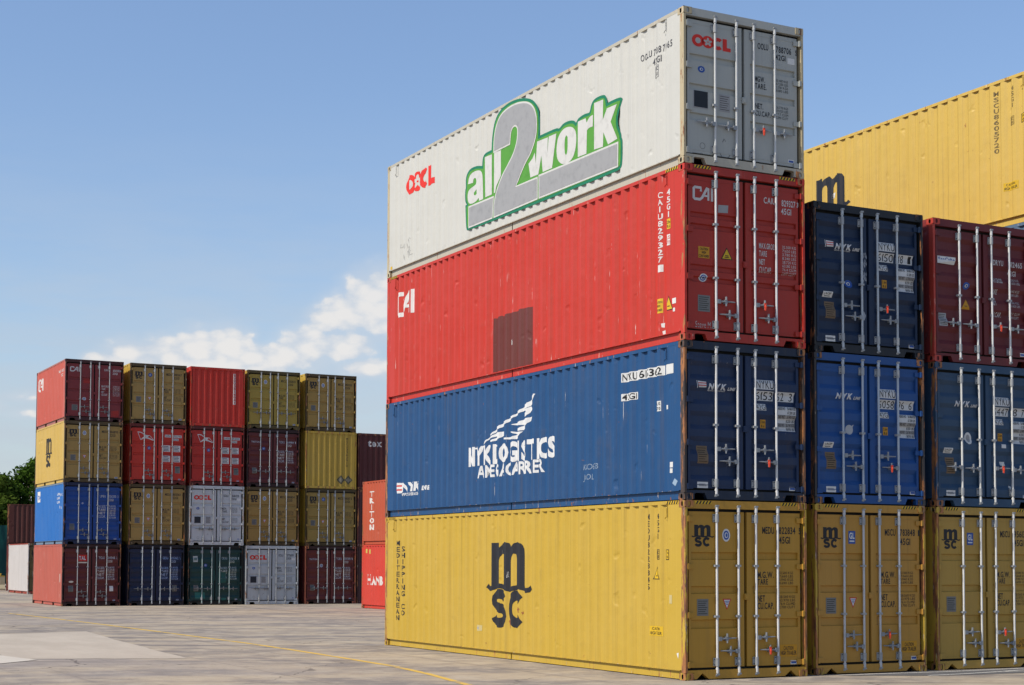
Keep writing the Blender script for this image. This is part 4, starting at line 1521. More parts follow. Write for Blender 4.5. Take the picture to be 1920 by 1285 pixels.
# ------------------------------------------------------------------ the ground
def ground_mat():
    m, g = new_mat('worn_concrete')
    geo = g.node('ShaderNodeNewGeometry')
    p = geo.outputs['Position']
    # tyres run along the lanes (diagonal to the stacks), so the stains are drawn out
    rot = g.node('ShaderNodeVectorRotate', rotation_type='Z_AXIS')
    g.put(rot.inputs['Vector'], p)
    rot.inputs['Angle'].default_value = R(27)
    q = rot.outputs[0]
    a = g.noise(g.vmul(q, (0.30, 0.55, 1)), 1.0, 9, 0.66)
    b = g.noise(p, 1.5, 8, 0.68)
    c = g.noise(g.vmul(q, (0.06, 0.10, 1)), 1.0, 5, 0.55)
    d = g.noise(p, 9.0, 6, 0.72)
    grit = g.noise(p, 55.0, 3, 0.7)
    tyre = g.noise(g.vmul(q, (0.03, 1.5, 1)), 1.0, 5, 0.55)
    tyre2 = g.noise(g.vmul(p, (1.9, 0.035, 1)), 1.0, 4, 0.5)
    col = g.mix(g.ramp(a, 0.40, 0.60), rgba((0.205, 0.182, 0.165)), rgba((0.375, 0.313, 0.232)))
    col = g.mix(g.math('MULTIPLY', g.ramp(b, 0.47, 0.66), 0.65), col, rgba((0.43, 0.372, 0.29)))
    col = g.mix(g.math('MULTIPLY', g.ramp(c, 0.50, 0.62), 0.6), col, rgba((0.27, 0.24, 0.22)))
    col = g.mix(g.math('MULTIPLY', g.ramp(b, 0.46, 0.34), 0.55), col, rgba((0.165, 0.142, 0.128)))
    col = g.mix(g.math('MULTIPLY', g.ramp(tyre, 0.57, 0.68), 0.5), col, rgba((0.10, 0.088, 0.085)))
    col = g.mix(g.math('MULTIPLY', g.ramp(tyre2, 0.60, 0.70), 0.4), col, rgba((0.11, 0.096, 0.09)))
    col = g.mix(g.math('MULTIPLY', g.ramp(d, 0.52, 0.78), 0.5), col, rgba((0.14, 0.115, 0.095)))
    col = g.mix(g.math('MULTIPLY', g.ramp(grit, 0.55, 0.75), 0.4), col, rgba((0.48, 0.42, 0.34)))
    # cracks, and the saw-cut joints of the slabs
    wob = g.node('ShaderNodeVectorMath', operation='MULTIPLY_ADD')
    nz = g.node('ShaderNodeTexNoise')
    g.put(nz.inputs['Vector'], p)
    nz.inputs['Scale'].default_value = 0.9
    nz.inputs['Detail'].default_value = 5
    g.put(wob.inputs[0], nz.outputs[1])
    wob.inputs[1].default_value = (1.4, 1.4, 0)
    g.put(wob.inputs[2], p)
    vor = g.node('ShaderNodeTexVoronoi', feature='DISTANCE_TO_EDGE')
    g.put(vor.inputs['Vector'], wob.outputs[0])
    vor.inputs['Scale'].default_value = 0.21
    crack = g.math('MULTIPLY', g.ramp(vor.outputs[0], 0.006, 0.002), g.ramp(c, 0.42, 0.56))
    sp = g.node('ShaderNodeSeparateXYZ')
    g.put(sp.inputs[0], p)
    jx = g.math('ABSOLUTE', g.math('SUBTRACT', g.math('FRACT', g.math('MULTIPLY_ADD', sp.outputs[0], 1 / 6.1, 0.37)), 0.5))
    jy = g.math('ABSOLUTE', g.math('SUBTRACT', g.math('FRACT', g.math('MULTIPLY_ADD', sp.outputs[1], 1 / 7.3, 0.11)), 0.5))
    joint = g.math('MULTIPLY', g.math('MAXIMUM', g.ramp(jx, 0.0042, 0.0025), g.ramp(jy, 0.0036, 0.002)), g.ramp(b, 0.36, 0.5))
    col = g.mix(g.math('MAXIMUM', g.math('MULTIPLY', crack, 0.75), g.math('MULTIPLY', joint, 0.32)), col, rgba((0.075, 0.065, 0.06)))
    finish(g, col, 0.85, 0.2, bump=g.math('ADD', g.math('ADD', d, g.math('MULTIPLY', b, 0.8)), g.math('MULTIPLY', grit, 0.25)), bump_d=0.014, bump_s=0.6)
    return m


def sheet_mat(col, col2, name, sc=1.0):
    m, g = new_mat(name)
    geo = g.node('ShaderNodeNewGeometry')
    p = geo.outputs['Position']
    col, col2 = tuple(x * ALB for x in col), tuple(x * ALB for x in col2)
    a = g.noise(g.vmul(p, (0.9, 0.35, 1)), sc, 8, 0.68)
    d = g.noise(p, 11.0, 6, 0.7)
    c = g.mix(g.ramp(a, 0.35, 0.68), rgba(col), rgba(col2))
    c = g.mix(g.math('MULTIPLY', g.ramp(d, 0.5, 0.8), 0.35), c, rgba(tuple(x * .55 for x in col)))
    finish(g, c, 0.85, 0.2, bump=d, bump_d=0.008, bump_s=0.4)
    return m


def worn_line_mat(col, under, name, amt=0.5):
    m, g = new_mat(name)
    geo = g.node('ShaderNodeNewGeometry')
    p = geo.outputs['Position']
    n = g.noise(g.vmul(p, (3, 1.2, 1)), 1.0, 7, 0.7)
    c = g.mix(g.ramp(n, 0.66 - amt * .25, 0.74 - amt * .2), rgba(tuple(x * ALB for x in col)), rgba(under))
    finish(g, c, 0.8, 0.2)
    return m


def poly_sheet(name, pts, z, mat, sub=None):
    me = bpy.data.meshes.new(name)
    me.from_pydata([(x, y, z) for x, y in pts], [], [tuple(range(len(pts)))])
    me.materials.append(mat)
    o = bpy.data.objects.new(name, me)
    COL.objects.link(o)
    return o


G = poly_sheet('ground', [(-1500, -300), (1500, -300), (1500, 3000), (-1500, 3000)], 0.0, ground_mat())
tag(G, 'worn tan concrete yard with tyre stains', None, kind='structure')
patch = []
random.seed(11)
for (a, b) in (((-8.75, 10.3), (-5.5, 9.1)), ((-5.5, 9.1), (-4.5, 21.9)), ((-4.5, 21.9), (-7.2, 21.0)), ((-7.2, 21.0), (-8.75, 10.3))):
    for k in range(8):
        t = k / 8
        patch.append((a[0] + (b[0] - a[0]) * t + random.uniform(-.06, .06), a[1] + (b[1] - a[1]) * t + random.uniform(-.12, .12)))
o = poly_sheet('concrete_patch', patch, 0.004, sheet_mat((0.50, 0.435, 0.355), (0.58, 0.51, 0.42), 'pale_concrete'))
tag(o, 'paler slab of newer concrete left of the yellow line', None, kind='structure')
o = poly_sheet('concrete_patch', [(-9.3, 8.6), (-8.2, 9.7), (-9.0, 13.6), (-10.2, 13.2)], 0.0085, sheet_mat((0.62, 0.57, 0.49), (0.7, 0.65, 0.56), 'bleached_concrete'))
tag(o, 'small bleached slab at the left edge of the yard', None, kind='structure')


def strip(name, pts, w, z, mat, label, jitter=0.0):
    L_, R_ = [], []
    n = len(pts)
    for i, p in enumerate(pts):
        a, b = Vector(pts[max(0, i - 1)]), Vector(pts[min(n - 1, i + 1)])
        d = (b - a).normalized()
        nn = Vector((-d.y, d.x)) * w / 2
        j = random.uniform(1 - jitter, 1 + jitter)
        L_.append((p[0] + nn.x * j, p[1] + nn.y * j, z))
        R_.append((p[0] - nn.x * j, p[1] - nn.y * j, z))
    me = bpy.data.meshes.new(name)
    me.from_pydata(L_ + R_, [], [(i, i + 1, n + i + 1, n + i) for i in range(n - 1)])
    me.materials.append(mat)
    o = bpy.data.objects.new(name, me)
    COL.objects.link(o)
    tag(o, label, None, kind='structure')
    return o


ypts = [(-4.2, -3.0), (-3.75, -0.6), (-3.42, 1.23), (-3.05, 3.2), (-2.79, 5.19), (-2.68, 8.0), (-2.60, 11.0), (-2.58, 14.3), (-2.7, 18.0), (-2.82, 22.0), (-3.0, 27.0), (-3.25, 32.1), (-3.6, 38.0)]
strip('lane_line', ypts, 0.135, 0.004, worn_line_mat((0.76, 0.50, 0.10), (0.30, 0.25, 0.18), 'yellow_line_paint', 0.5), 'worn yellow lane line running past the tall stack', 0.12)
asp = sheet_mat((0.12, 0.12, 0.125), (0.17, 0.17, 0.175), 'grey_asphalt', 2.0)
o = poly_sheet('asphalt_apron', [(4.3, -0.78), (5.3, -0.95), (6.6, -0.98), (12.0, -1.3), (16.0, -1.5), (16.0, 0.05), (4.6, 0.05), (3.0, -0.12)], 0.004, asp)
tag(o, 'grey asphalt strip in front of the right-hand containers', None, kind='structure')
wl = worn_line_mat((0.70, 0.69, 0.66), (0.25, 0.24, 0.23), 'white_line_paint', 0.35)
strip('lane_line', [(3.0, -0.10), (4.3, -0.14), (5.2, -0.20), (6.2, -0.16), (8.0, -0.05)], 0.07, 0.0082, wl, 'thin white line along the foot of the yellow doors')
strip('lane_line', [(4.35, -0.80), (5.2, -0.74), (6.0, -0.62), (6.9, -0.42), (8.2, -0.15)], 0.07, 0.0082, wl, 'white line slanting across the grey asphalt strip')
strip('lane_line', [(6.2, -0.62), (6.9, -0.80), (8.0, -1.05)], 0.07, 0.0124, wl, 'short white line branching towards the right edge')

# ------------------------------------------------------------------ the near stacks
G1 = 'containers of the tall near stack'
G2 = 'containers of the second column'
G3 = 'containers of the third column'
G4 = 'containers of the back column at the right'
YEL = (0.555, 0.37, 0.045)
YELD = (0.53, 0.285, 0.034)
NAVY = (0.022, 0.085, 0.21)
z1, z2, z3 = HC, HC + STD, 2 * HC + STD
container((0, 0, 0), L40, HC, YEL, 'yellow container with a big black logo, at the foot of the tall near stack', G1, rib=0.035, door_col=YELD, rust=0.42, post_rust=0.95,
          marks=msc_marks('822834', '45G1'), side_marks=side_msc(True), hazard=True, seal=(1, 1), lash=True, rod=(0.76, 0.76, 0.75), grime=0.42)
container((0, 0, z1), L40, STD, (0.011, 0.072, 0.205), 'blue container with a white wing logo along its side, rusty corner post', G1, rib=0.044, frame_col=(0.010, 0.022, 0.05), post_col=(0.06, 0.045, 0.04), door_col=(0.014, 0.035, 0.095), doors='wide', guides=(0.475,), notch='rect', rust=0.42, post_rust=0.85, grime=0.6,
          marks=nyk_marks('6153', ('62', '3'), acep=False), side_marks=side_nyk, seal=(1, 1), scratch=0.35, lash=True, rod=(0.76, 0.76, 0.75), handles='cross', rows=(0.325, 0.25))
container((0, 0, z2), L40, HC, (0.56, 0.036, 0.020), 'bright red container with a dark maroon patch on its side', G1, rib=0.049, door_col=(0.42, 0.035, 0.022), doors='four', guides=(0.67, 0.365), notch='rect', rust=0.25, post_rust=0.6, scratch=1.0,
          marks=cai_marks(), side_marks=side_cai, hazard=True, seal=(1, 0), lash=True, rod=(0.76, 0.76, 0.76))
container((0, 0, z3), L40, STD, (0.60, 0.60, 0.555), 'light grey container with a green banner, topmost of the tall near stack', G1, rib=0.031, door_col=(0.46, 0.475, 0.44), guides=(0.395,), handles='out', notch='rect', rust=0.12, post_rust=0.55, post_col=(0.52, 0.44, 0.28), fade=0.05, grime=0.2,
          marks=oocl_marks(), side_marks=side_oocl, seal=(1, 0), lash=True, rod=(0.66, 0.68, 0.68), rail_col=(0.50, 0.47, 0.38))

X2, X3, X4 = 2.72, 5.44, 8.2
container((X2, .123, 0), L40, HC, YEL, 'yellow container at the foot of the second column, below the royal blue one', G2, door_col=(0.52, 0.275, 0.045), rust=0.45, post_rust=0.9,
          marks=msc_marks('783848', '45G1', '1', 'MSCU', 'gl'), hazard=True, seal=(1, 0), rod=(0.62, 0.64, 0.66))
container((X2, .123, z1), L40, STD, (0.014, 0.080, 0.27), 'royal blue container in the middle of the second column, peeling round sticker', G2, post_col=(0.05, 0.045, 0.045), doors='wide', guides=(0.475,), notch='rect', rust=0.25, post_rust=0.8,
          marks=nyk_marks('6058', ('96', '6'), flag=False, moon=True), seal=(1, 1), rod=(0.50, 0.58, 0.66), rows=(0.325, 0.25))


def scrape(on_door):
    a = P2()
    random.seed(5)
    for k in range(26):
        x, zz = random.uniform(1.11, 1.185), random.uniform(1.28, 1.80)
        a.poly([(x - .012, zz), (x + .004, zz + .03), (x + .012, zz - .02), (x, zz - .05)])
    a.poly([(1.08, .6), (1.12, .78), (1.17, .7), (1.14, .62)])
    on_door('scraped_paint', a, [flat((0.36, 0.40, 0.45), 'bare_scrape')], 0)


container((X2, .123, z2), L40, STD, (0.009, 0.026, 0.068), 'dark navy container on top of the second column', G2, frame_col=(0.012, 0.016, 0.024), post_col=(0.014, 0.016, 0.02), doors='wide', guides=(0.475,), notch='rect', rust=0.25, post_rust=0.55,
          marks=nyk_marks('6150', ('48', '1'), em=True, extra=scrape), seal=(1, 0), rod=(0.52, 0.58, 0.62), rows=(0.325, 0.25))
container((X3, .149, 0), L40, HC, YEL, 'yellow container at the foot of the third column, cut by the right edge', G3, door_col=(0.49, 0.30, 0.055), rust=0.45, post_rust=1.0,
          marks=msc_marks('956132', '45G1', '1', 'MSCU', 'gl', tri=False), hazard=True, seal=(1, 0), rod=(0.76, 0.76, 0.74))
container((X3, .149, z1), L40, STD, (0.024, 0.07, 0.14), 'dusty slate blue container under the maroon one of the third column', G3, doors='wide', guides=(0.475,), notch='rect', rust=0.35, post_rust=1.0, handles='out',
          marks=nyk_marks('6447', ('18', '7'), flag=False, oval=True), seal=(1, 0), rod=(0.78, 0.78, 0.74), fade=0.3)


def dryu_marks(on_door, H):
    a = P2().rect(.14, .57, 1.79, 1.92, 0, 0)
    a.text('SeaCube', .16, .55, 1.835, 1.90, 'b', 1, 1)
    a.rect(.16, .55, 1.805, 1.82, 1, 2)
    on_door('logo', a, [M_white, M_bluestk, flat((0.05, 0.30, 0.12), 'green_sticker')], 0)
    ink = flat((0.62, 0.60, 0.58), 'white_lettering', 0.5, 0.3, (0.2, 0.06, 0.06))
    a = P2()
    a.text('DRYU', 1.48, 1.73, 1.87, 1.965)
    a.text('412465', 1.87, 2.20, 1.865, 1.96)
    a.text('6', 2.26, 2.29, 1.865, 1.95)
    a.text('42G1', 1.87, 2.08, 1.71, 1.80)
    a.text('MAX.GROSS', 1.44, 1.71, 1.55, 1.635)
    a.text('TARE', 1.44, 1.60, 1.34, 1.425)
    a.text('NET', 1.44, 1.56, 1.13, 1.215)
    a.text('CU.CAP.', 1.44, 1.70, .92, 1.005)
    for z, t in ((1.53, ['32.500 KGS', '71.650 LBS']), (1.32, ['3.640 KGS', '8.030 LBS']), (1.11, ['28.860 KGS', '63.620 LBS']), (.90, ['67.7 CU.M', '2.390 CU.FT'])):
        rows_of(a, t, 1.89, 2.14, z, z + .125)
    on_door('lettering', a, [ink], 1)
    emblem(on_door, .83, 1.43, .08, .065, white=False)
    p = [(.70, 1.0), (.91, 1.0), (.805, 1.18)]
    on_door('warning_sticker', P2().poly(p, layer=0, mi=0).rect(.77, .84, 1.05, 1.062, 1, 1), [M_orange, M_black], 0)
    plate(on_door, .17, .37, .66, .90, flat((0.42, 0.42, 0.42), 'bright_plate', 0.4, 0.3, (0.25, 0.25, 0.25)))
    cmc(on_door, 2.12, .22)


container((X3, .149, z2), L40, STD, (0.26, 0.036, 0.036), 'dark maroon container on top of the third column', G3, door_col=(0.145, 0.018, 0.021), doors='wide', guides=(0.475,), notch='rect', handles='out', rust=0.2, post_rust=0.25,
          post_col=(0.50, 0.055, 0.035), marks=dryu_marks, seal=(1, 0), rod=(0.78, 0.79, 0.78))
container((X4, .15, z3), L40, HC, (0.66, 0.45, 0.09), 'yellow container high behind the maroon one, its long side sunlit', G4, rust=0.5, post_rust=0.9, scratch=0.0, side_marks=side_msc(False), marks=msc_marks('860572', '45G1', '0', 'MSCU'), lash=True)
container((X4, .15, z2), L40, HC, (0.10, 0.17, 0.26), 'grey blue container right under the high yellow one', G4, doors='wide', guides=(0.475,), notch='rect', rust=0.35)
container((X4, .15, z1), L40, STD, (0.24, 0.035, 0.03), 'maroon container two below the high yellow one, behind the third column', G4, doors='wide', guides=(0.475,), notch='rect')
container((X4, .15, 0), L40, HC, YEL, 'yellow container on the ground at the back of the third column', G4, hazard=True)

# ------------------------------------------------------------------ the far block
FY = 46.27
FX = [0.03, 2.752, 5.385, 7.955, 10.69]
GF = ['first column of the far block', 'second column of the far block', 'third column of the far block', 'fourth column of the far block', 'fifth column of the far block']
Z = lambda lv: (lv - 1) * STD
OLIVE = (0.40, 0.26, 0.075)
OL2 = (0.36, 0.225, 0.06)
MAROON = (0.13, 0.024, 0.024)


def far_cai_side(on_side, H):
    ink = flat((0.74, 0.72, 0.70), 'white_lettering', 0.5, 0.25, (0.5, 0.07, 0.05))
    a = P2()
    cai_logo(a, .42, 1.36, 1.68, 2.22)
    a.text('CAXU 650585 8', 4.6, 5.75, 2.10, 2.22)
    a.text('22G1', 5.1, 5.5, 1.92, 2.03)
    a.rect(5.2, 5.26, 1.60, 1.75)
    on_side('lettering', a, [ink])


def far_msc_side(on_side, H):
    ink = flat((0.03, 0.026, 0.022), 'black_paint_side', 0.5)
    a = P2()
    msc_logo(a, 2.2, 3.55, .78, 2.05)
    on_side('logo', a, [ink])
    a = P2().vtext('MEDITERRANEAN', .50, .60, 2.1, .7, 'b')
    on_side('lettering', a, [ink])


def far_blue_side(on_side, H):
    a = P2().rect(.62, 1.22, 1.90, 2.37, 0, 0)
    a.text('TOX', .7, 1.1, 2.0, 2.2, 'm', 1, 1)
    on_side('label_sticker', a, [M_white, M_bluestk])
    w = flat((0.66, 0.70, 0.76), 'white_lettering_blue', 0.5)
    a = P2()
    for zz in (2.17, 2.00, 1.83):
        a.text('UPBU', 4.7, 5.2, zz - .1, zz)
    a.text('326330 2', 5.25, 5.8, 2.03, 2.13)
    a.rect(5.2, 5.35, 1.5, 1.62).rect(5.5, 5.62, 1.47, 1.58)
    on_side('lettering', a, [w])


def far_tal_side(on_side, H):
    w = flat((0.66, 0.60, 0.55), 'white_lettering_faded', 0.6, 0.4, (0.5, 0.12, 0.08))
    a = P2().rect(5.55, 5.65, 1.0, 1.35).vtext('TCLU', 5.4, 5.55, .75, .3)
    on_side('lettering', a, [w])


def tal_logo(on_door, k):
    a = P2().rect(.63, 1.04, 1.88, 2.15, 0, 0).rect(.63, 1.04, 1.80, 1.85, 0, 1)
    a.text('TAL', .70, .97, 1.94, 2.09, 'b', 1, 1)
    on_door('logo', a, [M_redstk, M_white], 0)
    a = P2().ell(.38, 1.02, .10, .04, 0, 0)
    on_door('label_sticker', a, [M_white], 0)
    a = P2().rect(1.98, 2.14, .62, .84, 0, 0)
    on_door('label_sticker', a, [M_white], 1)


def triton_logo(on_door, k):
    a = P2().text('TRITON', .22, .60, 1.97 * k, 2.04 * k, 'b')
    on_door('logo', a, [flat((0.55, 0.5, 0.48), 'white_lettering_small', 0.5)], 0)


def green_logo(on_door, k):
    a = P2().rect(.24, .44, 1.86, 2.12, 0, 0).rect(.27, .41, 1.93, 2.05, 1, 1)
    on_door('label_sticker', a, [flat((0.5, 0.55, 0.53), 'faded_sticker'), flat((0.15, 0.22, 0.2), 'faded_ink')], 0)
    a = P2().rect(.34, .78, .28, .55, 0, 0).rect(1.5, 1.72, .2, .3, 0, 0).rect(1.16, 1.19, 1.05, 1.5, 0, 0)
    on_door('paint_patch', a, [paint((0.02, 0.16, 0.14), 0.2)], 0)
    a = P2().rect(1.36, 1.72, .95, 1.42, 0, 0)
    on_door('paint_patch', a, [paint((0.015, 0.11, 0.10), 0.2)], 1)


def far(colm, lv, col, label, **kw):
    z = Z(lv)
    kw.setdefault('rust', 0.3)
    kw.setdefault('post_rust', 0.55)
    kw.setdefault('rod', (0.42, 0.44, 0.45))
    kw.setdefault('lever', (0.17, 0.175, 0.18))
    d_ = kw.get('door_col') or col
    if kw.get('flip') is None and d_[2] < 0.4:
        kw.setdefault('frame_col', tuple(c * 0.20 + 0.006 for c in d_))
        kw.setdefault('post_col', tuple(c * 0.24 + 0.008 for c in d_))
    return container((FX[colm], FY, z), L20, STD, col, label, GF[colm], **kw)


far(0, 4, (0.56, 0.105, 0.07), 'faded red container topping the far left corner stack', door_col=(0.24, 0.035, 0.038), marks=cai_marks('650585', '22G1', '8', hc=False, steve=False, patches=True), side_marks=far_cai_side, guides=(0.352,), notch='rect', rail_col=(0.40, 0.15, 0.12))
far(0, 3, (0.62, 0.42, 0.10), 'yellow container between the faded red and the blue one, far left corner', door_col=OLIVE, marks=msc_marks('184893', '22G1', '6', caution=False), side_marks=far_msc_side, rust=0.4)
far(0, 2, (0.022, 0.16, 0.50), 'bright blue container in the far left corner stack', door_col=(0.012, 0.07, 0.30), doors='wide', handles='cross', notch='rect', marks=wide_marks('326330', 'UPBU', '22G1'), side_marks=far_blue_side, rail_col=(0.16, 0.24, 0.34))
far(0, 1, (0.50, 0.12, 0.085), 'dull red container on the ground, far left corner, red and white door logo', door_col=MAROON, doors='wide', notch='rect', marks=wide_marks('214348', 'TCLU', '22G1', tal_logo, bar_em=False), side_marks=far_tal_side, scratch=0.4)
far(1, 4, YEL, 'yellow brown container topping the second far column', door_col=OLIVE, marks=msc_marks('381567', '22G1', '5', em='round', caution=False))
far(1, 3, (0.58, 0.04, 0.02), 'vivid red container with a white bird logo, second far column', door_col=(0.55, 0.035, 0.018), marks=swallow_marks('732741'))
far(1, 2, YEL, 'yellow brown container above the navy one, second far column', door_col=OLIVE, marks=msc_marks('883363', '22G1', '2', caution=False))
far(1, 1, (0.010, 0.022, 0.062), 'navy container on the ground, second far column', doors='wide', handles='out', notch='rect', marks=wide_marks('235362', 'GESU', '22G1', ink=(0.35, 0.45, 0.65), bar_em=False, plate_side=1), rod=(0.5, 0.55, 0.6))


def red_end(on_end, H):
    w = flat((0.66, 0.6, 0.58), 'white_lettering_red', 0.5)
    a = P2().vtext('SUDU3516041', 1.93, 2.02, 2.35, 1.02, 'b').rect(1.90, 2.05, 1.0, 2.36, 0, 0)
    on_end('lettering', P2().rect(1.91, 2.03, 1.0, 2.36, 0, 0).vtext('SUDU3516041', 1.925, 2.015, 2.34, 1.02, 'b', 1, 1), [w, flat((0.5, 0.03, 0.02), 'red_ink')])


def yellow_end(on_end, H):
    for c in (1.70, 2.06):
        a = P2()
        a.poly([(c - .2, .42), (c, .20), (c + .2, .42), (c, .64)], layer=0, mi=0)
        a.poly([(c - .12, .42), (c, .29), (c + .12, .42), (c, .55)], layer=1, mi=1)
        on_end('placard', a, [flat((0.12, 0.105, 0.06), 'worn_placard'), flat((0.30, 0.27, 0.2), 'worn_placard_light')])
    on_end('lettering', P2().vtext('MSCU3362910', 1.93, 2.02, 2.35, 1.0, 'm'), [flat((0.08, 0.06, 0.03), 'faded_black')])


far(2, 4, (0.60, 0.035, 0.018), 'bright red container showing its ribbed closed end, top of third far column', flip=math.pi, end_marks=red_end)
far(2, 3, (0.48, 0.03, 0.02), 'red container with a white bird logo, below the ribbed red end', marks=swallow_marks('153103'))
far(2, 2, (0.56, 0.58, 0.58), 'white container with a red logo, third far column above the green one', door_col=(0.58, 0.61, 0.62), marks=oocl_marks('368420', '22G1', '2'), handles='out', notch='rect', rust=0.2)
far(2, 1, (0.010, 0.055, 0.055), 'dark green container on the ground in the far block', doors='wide', handles='out', notch='rect', marks=wide_marks('155551', 'CRXU', '22G1', green_logo, ink=(0.5, 0.58, 0.55)), rod=(0.40, 0.52, 0.50))
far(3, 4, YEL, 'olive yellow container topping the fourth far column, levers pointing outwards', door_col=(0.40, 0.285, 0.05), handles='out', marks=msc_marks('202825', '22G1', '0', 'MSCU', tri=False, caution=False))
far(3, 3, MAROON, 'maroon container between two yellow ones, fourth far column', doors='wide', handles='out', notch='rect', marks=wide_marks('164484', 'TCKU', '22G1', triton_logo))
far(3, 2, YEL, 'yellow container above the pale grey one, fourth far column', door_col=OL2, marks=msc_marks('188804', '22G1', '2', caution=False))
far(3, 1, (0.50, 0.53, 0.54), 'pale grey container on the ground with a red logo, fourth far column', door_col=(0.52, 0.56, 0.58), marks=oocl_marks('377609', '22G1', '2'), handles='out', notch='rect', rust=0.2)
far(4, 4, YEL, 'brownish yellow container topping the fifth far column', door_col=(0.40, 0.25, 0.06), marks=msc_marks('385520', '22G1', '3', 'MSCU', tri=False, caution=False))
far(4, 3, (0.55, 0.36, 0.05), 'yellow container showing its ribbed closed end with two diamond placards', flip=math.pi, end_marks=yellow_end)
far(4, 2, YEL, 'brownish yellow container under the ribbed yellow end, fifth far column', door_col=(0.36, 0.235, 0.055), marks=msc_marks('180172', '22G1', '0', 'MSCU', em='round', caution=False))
far(4, 1, (0.15, 0.027, 0.024), 'maroon container on the ground at the right end of the far block', doors='wide', handles='out', notch='rect', marks=wide_marks('159789', 'TCKU', '22G1', triton_logo, bar_em='w'), post_col=(0.34, 0.09, 0.05))


def tex_end(on_end, H):
    w = flat((0.7, 0.68, 0.66), 'white_lettering', 0.5)
    a = P2().text('tex', .50, 1.17, 2.00, 2.30, 'b')
    a.text('tainer', 1.42, 2.25, 2.00, 2.30, 'b')
    on_end('lettering', a, [w])


GS = 'sixth column behind the two red containers'
container((13.22, FY, Z(3)), L20, STD, (0.10, 0.018, 0.018), 'dark maroon container with white lettering on its ribbed end, behind the orange red one', GS, flip=math.pi, end_marks=tex_end)
container((13.22, FY, Z(2)), L20, STD, (0.10, 0.03, 0.03), 'dark container under the lettered maroon one, hardly seen', GS, flip=math.pi)
container((13.22, FY, Z(1)), L20, STD, (0.08, 0.03, 0.03), 'dark container on the ground behind the two red ones', GS, flip=math.pi)


def hanb_side(on_side, H):
    w = flat((0.74, 0.70, 0.66), 'white_lettering', 0.5)
    a = P2()
    a.text('H', .56, .95, .97, 1.38, 'b')
    a.text('ANB', 1.00, 2.20, .97, 1.30, 'b', gap=.06)
    a.text('URG', 2.50, 3.6, .97, 1.30, 'b', gap=.06)
    for u in (.54, .80):
        a.rect(u, u + .17, .97, 1.005, 1).rect(u, u + .17, 1.345, 1.38, 1)
    on_side('lettering', a, [w])
    for q in ((.42, .50, 2.25, 2.42), (.75, .83, 2.22, 2.40)):
        on_side('label_sticker', P2().rect(*q), [flat((0.62, 0.5, 0.12), 'yellow_mark')])


def triton_side(on_side, H):
    w = flat((0.74, 0.70, 0.66), 'white_lettering', 0.5)
    a = P2().vtext('TRITON', .74, 1.14, 2.19, .56, 'b')
    on_side('lettering', a, [w])


GH = 'pair of red containers between the near stack and the far block'
container((10.76, 39.74 - L40, 0), L40, STD, (0.62, 0.055, 0.035), 'red container on the ground seen past the left edge of the near stack', GH, doors='wide', side_marks=hanb_side, post_rust=0.8)
container((10.76, 39.74 - L40, STD), L40, STD, (0.50, 0.095, 0.045), 'orange red container with stacked white letters, on the plain red one', GH, doors='wide', side_marks=triton_side, post_rust=0.7)

GL_ = 'containers beyond the far left corner'
container((3.58, 72, 0), L20, HC, (0.60, 0.57, 0.55), 'off-white container on the ground beyond the far left corner', GL_, door_col=(0.16, 0.12, 0.05), rail_col=(0.36, 0.06, 0.04), rust=0.15, marks=msc_marks('442907', '22G1', '1', caution=False))
container((6.35, 80.6, 0), L20, HC, (0.28, 0.06, 0.05), 'rust red container on the ground behind the off-white one', GL_, flip=math.pi / 2 - 0.2)
container((6.35, 80.6, HC), L20, STD, (0.075, 0.016, 0.012), 'dark maroon ribbed container rising above the off-white one', GL_, flip=math.pi / 2 - 0.2)

# ------------------------------------------------------------------ far left: kerb, barriers, netting fence, trees
mb = MB()
mb.box(-30, 3.4, 83.6, 84.0, 0.0, 0.16)
mb.box(-30, 3.4, 83.58, 83.6, 0.0, 0.15)
k = link('kerb', mb.data('kerb'), sheet_mat((0.30, 0.05, 0.04), (0.38, 0.09, 0.07), 'red_kerb_paint'))
tag(k, 'red painted kerb along the far left edge of the yard', None, kind='structure')


def barrier(x, i):
    prof = [(-.30, 0), (.30, 0), (.30, .08), (.14, .34), (.09, .92), (-.09, .92), (-.14, .34), (-.30, .08)]
    vs = []
    L = 3.0
    for yy in (0, L):
        vs += [(yy, p[0], p[1]) for p in prof]
    n = len(prof)
    fs = [(k, (k + 1) % n, n + (k + 1) % n, n + k) for k in range(n)] + [tuple(range(n)), tuple(range(n, 2 * n))]
    body = MB().add(vs, fs)
    me = cached('barrier', lambda: body.data('concrete_barrier', (-1.5, 0, 0)))
    o = link('concrete_barrier', me, sheet_mat((0.55, 0.48, 0.30), (0.62, 0.56, 0.40), 'cream_concrete'))
    o.location = (x, 86.5, 0)
    cap = cached('barrier_cap', lambda: MB().box(-1.49, 1.49, -.095, .095, .80, .93).data('painted_cap'))
    link('painted_cap', cap, flat((0.66, 0.50, 0.06), 'yellow_barrier_paint', 0.6, 0.3, (0.5, 0.45, 0.3)), o)
    return o


for i in range(6):
    tag(barrier(3.4 - 3.06 * i, i), 'cream concrete barrier with a yellow painted top beside the red kerb', 'barrier', 'row of concrete barriers at the far left')

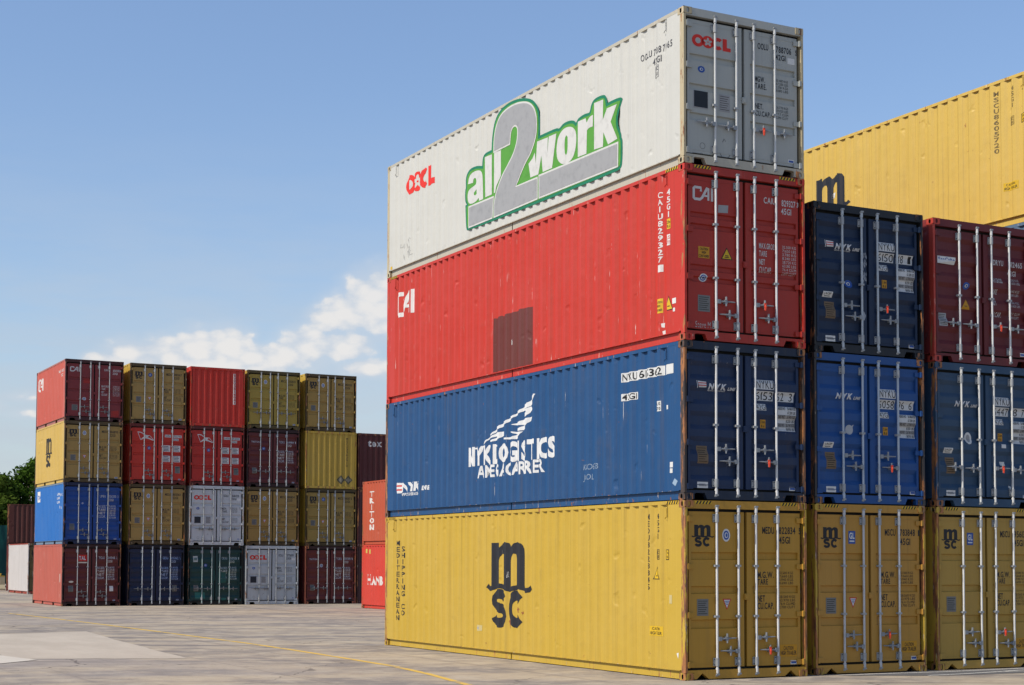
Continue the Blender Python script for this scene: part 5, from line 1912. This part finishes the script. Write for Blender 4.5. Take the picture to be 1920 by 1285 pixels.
# yellow steel roller barrow frame parked by the barriers (only its end shows at the picture's edge)
rt = empty('yellow_pallet_truck', (3.1, 85.2, 0))
tag(rt, 'yellow steel hand truck standing in front of the concrete barriers', 'hand truck')
mY = flat((0.70, 0.46, 0.03), 'yellow_machine_paint', 0.45, 0.3, (0.3, 0.2, 0.05))
link('chassis', MB().box(-1.2, 1.0, -.28, -.10, .18, .30).box(-1.2, 1.0, .10, .28, .18, .30).box(.85, 1.2, -.3, .3, .18, .62).data('chassis'), mY, rt)
link('handle', MB().tube([(1.15, 0, .5), (1.25, 0, .9), (1.32, 0, 1.05)], .03, 8).tube([(1.32, -.22, 1.05), (1.32, .22, 1.05)], .025, 8).data('handle'), mY, rt)
for xx in (-1.05, 1.0):
    w = link('wheel', cached('ptw', lambda: MB().tube([(0, -.1, 0), (0, .1, 0)], .17, 14).data('wheel')), M_rubber, rt)
    w.location = (xx, 0, .17)

fr = empty('netting_fence', (0, 93, 0))
tag(fr, 'tall dark teal netting fence before the trees', 'fence')
m, g = new_mat('teal_netting')
geo = g.node('ShaderNodeNewGeometry')
nz = g.noise(g.vmul(geo.outputs['Position'], (1.6, 1, 0.3)), 1.0, 5, 0.6)
finish(g, g.mix(g.ramp(nz, 0.38, 0.62), rgba((0.006, 0.045, 0.045)), rgba((0.02, 0.13, 0.10))), 0.7, 0.2)
link('netting', cached('net', lambda: MB().add(sum([[(-34 + i * 0.5, 0.10 * math.sin(i * 1.9) + 0.06 * math.sin(i * 4.3), z) for z in (0.3, 2.2, 4.35)] for i in range(130)], []),
     [(3 * i + k, 3 * i + 3 + k, 3 * i + 4 + k, 3 * i + 1 + k) for i in range(129) for k in range(2)]).data('netting')), m, fr)
for i in range(14):
    p = link('post', cached('npost', lambda: MB().tube([(0, 0.22, 0), (0, 0.22, 4.5)], .05, 8).data('post')), M_galv2, fr)
    p.location = (-33 + i * 4.8, 0, 0)


# trees
def leaf_mat(i):
    m, g = new_mat('tree_foliage')
    geo = g.node('ShaderNodeNewGeometry')
    n = g.noise(geo.outputs['Position'], 0.9, 4, 0.6)
    n2 = g.noise(geo.outputs['Position'], 6.0, 3, 0.6)
    base = [((0.020, 0.044, 0.008), (0.065, 0.12, 0.016)), ((0.018, 0.038, 0.008), (0.052, 0.094, 0.016)), ((0.026, 0.052, 0.008), (0.085, 0.125, 0.02))][i]
    c = g.mix(g.ramp(n, 0.35, 0.65), rgba(base[0]), rgba(base[1]))
    c = g.mix(g.math('MULTIPLY', g.ramp(n2, 0.5, 0.7), 0.5), c, rgba(tuple(x * .45 for x in base[0])))
    d = g.node('ShaderNodeBsdfDiffuse')
    g.put(d.inputs[0], c)
    t = g.node('ShaderNodeBsdfTranslucent')
    g.put(t.inputs[0], c)
    mxs = g.node('ShaderNodeMixShader')
    mxs.inputs[0].default_value = 0.25
    g.put(mxs.inputs[1], d.outputs[0])
    g.put(mxs.inputs[2], t.outputs[0])
    o = g.node('ShaderNodeOutputMaterial')
    g.put(o.inputs[0], mxs.outputs[0])
    return m


LEAF = [leaf_mat(i) for i in range(3)]
BARK = sheet_mat((0.09, 0.065, 0.045), (0.14, 0.11, 0.08), 'tree_bark', 4)


def tree(x, y, h, spread, kind, seed, label):
    rnd = random.Random(seed)
    root = empty('tree', (x, y, 0))
    tag(root, label, 'tree', 'trees beyond the netting fence')
    tb = MB()
    tb.tube([(0, 0, 0), (.1, 0, h * .25), (0, .15, h * .55), (.05, 0, h * .85)], [.28, .22, .14, .04], 8)
    clumps = []
    for k in range(50):
        a = rnd.uniform(0, 6.283)
        rr = spread * math.sqrt(rnd.random())
        zz = h * (0.16 + 0.80 * rnd.random())
        lim = spread * (1.05 - 0.75 * max(0, (zz / h - .45) / .55) ** 1.3)
        rr = min(rr, lim)
        p = Vector((rr * math.cos(a), rr * math.sin(a), zz))
        clumps.append((p, rnd.uniform(.7, 1.35) * h / 10))
        if k % 3 == 0:
            z0 = max(h * .15, zz * .6)
            tb.tube([(0, 0, z0), tuple((p + Vector((0, 0, z0))) / 2 + Vector((0, 0, .2))), tuple(p)], [.09, .06, .025], 6)
    link('trunk', tb.data('trunk'), BARK, root)
    vs, fs = [], []
    for c, r in clumps:
        for q in range(300):
            v = Vector((rnd.gauss(0, 1), rnd.gauss(0, 1), rnd.gauss(0, .8))).normalized() * r * rnd.uniform(.55, 1.08)
            p = c + v
            s_ = rnd.uniform(.08, .17)
            a = Vector((rnd.gauss(0, 1), rnd.gauss(0, 1), rnd.gauss(0, 1))).normalized()
            n = (v.normalized() * .8 + a * .7).normalized()
            u = n.orthogonal().normalized()
            w = n.cross(u)
            t = rnd.uniform(0, 6.28)
            u, w = u * math.cos(t) + w * math.sin(t), w * math.cos(t) - u * math.sin(t)
            o = len(vs)
            vs += [tuple(p + u * s_ * 1.5), tuple(p + w * s_ * .8), tuple(p - u * s_ * 1.5), tuple(p - w * s_ * .8)]
            fs.append((o, o + 1, o + 2, o + 3))
    me = bpy.data.meshes.new('crown')
    me.from_pydata(vs, [], fs)
    me.materials.append(None)
    link('crown', me, LEAF[kind], root)


TREES = [(-4.5, 99, 8.4, 3.8, 1, 'darker tree at the left of the row, in front of the netting top'), (0.5, 101, 8.8, 3.6, 0, 'low round tree left of the tallest tree'),
         (5.6, 100, 8.0, 3.4, 2, 'light green tree at the left picture edge'), (9.6, 102, 9.3, 3.6, 0, 'tallest tree, rising beside the far corner stack'),
         (13.5, 104, 10.2, 3.8, 1, 'dark tree hidden behind the far block, right of the tallest'), (19, 106, 9.0, 4.2, 0, 'tree behind the middle of the far block'),
         (25, 106, 8.2, 4.2, 2, 'light green tree behind the right half of the far block'), (-10, 100, 8.0, 4.0, 0, 'last tree beyond the left picture edge')]
for i, (x, y, h, s_, kd, lb) in enumerate(TREES):
    tree(x, y, h, s_, kd, 20 + i, lb)
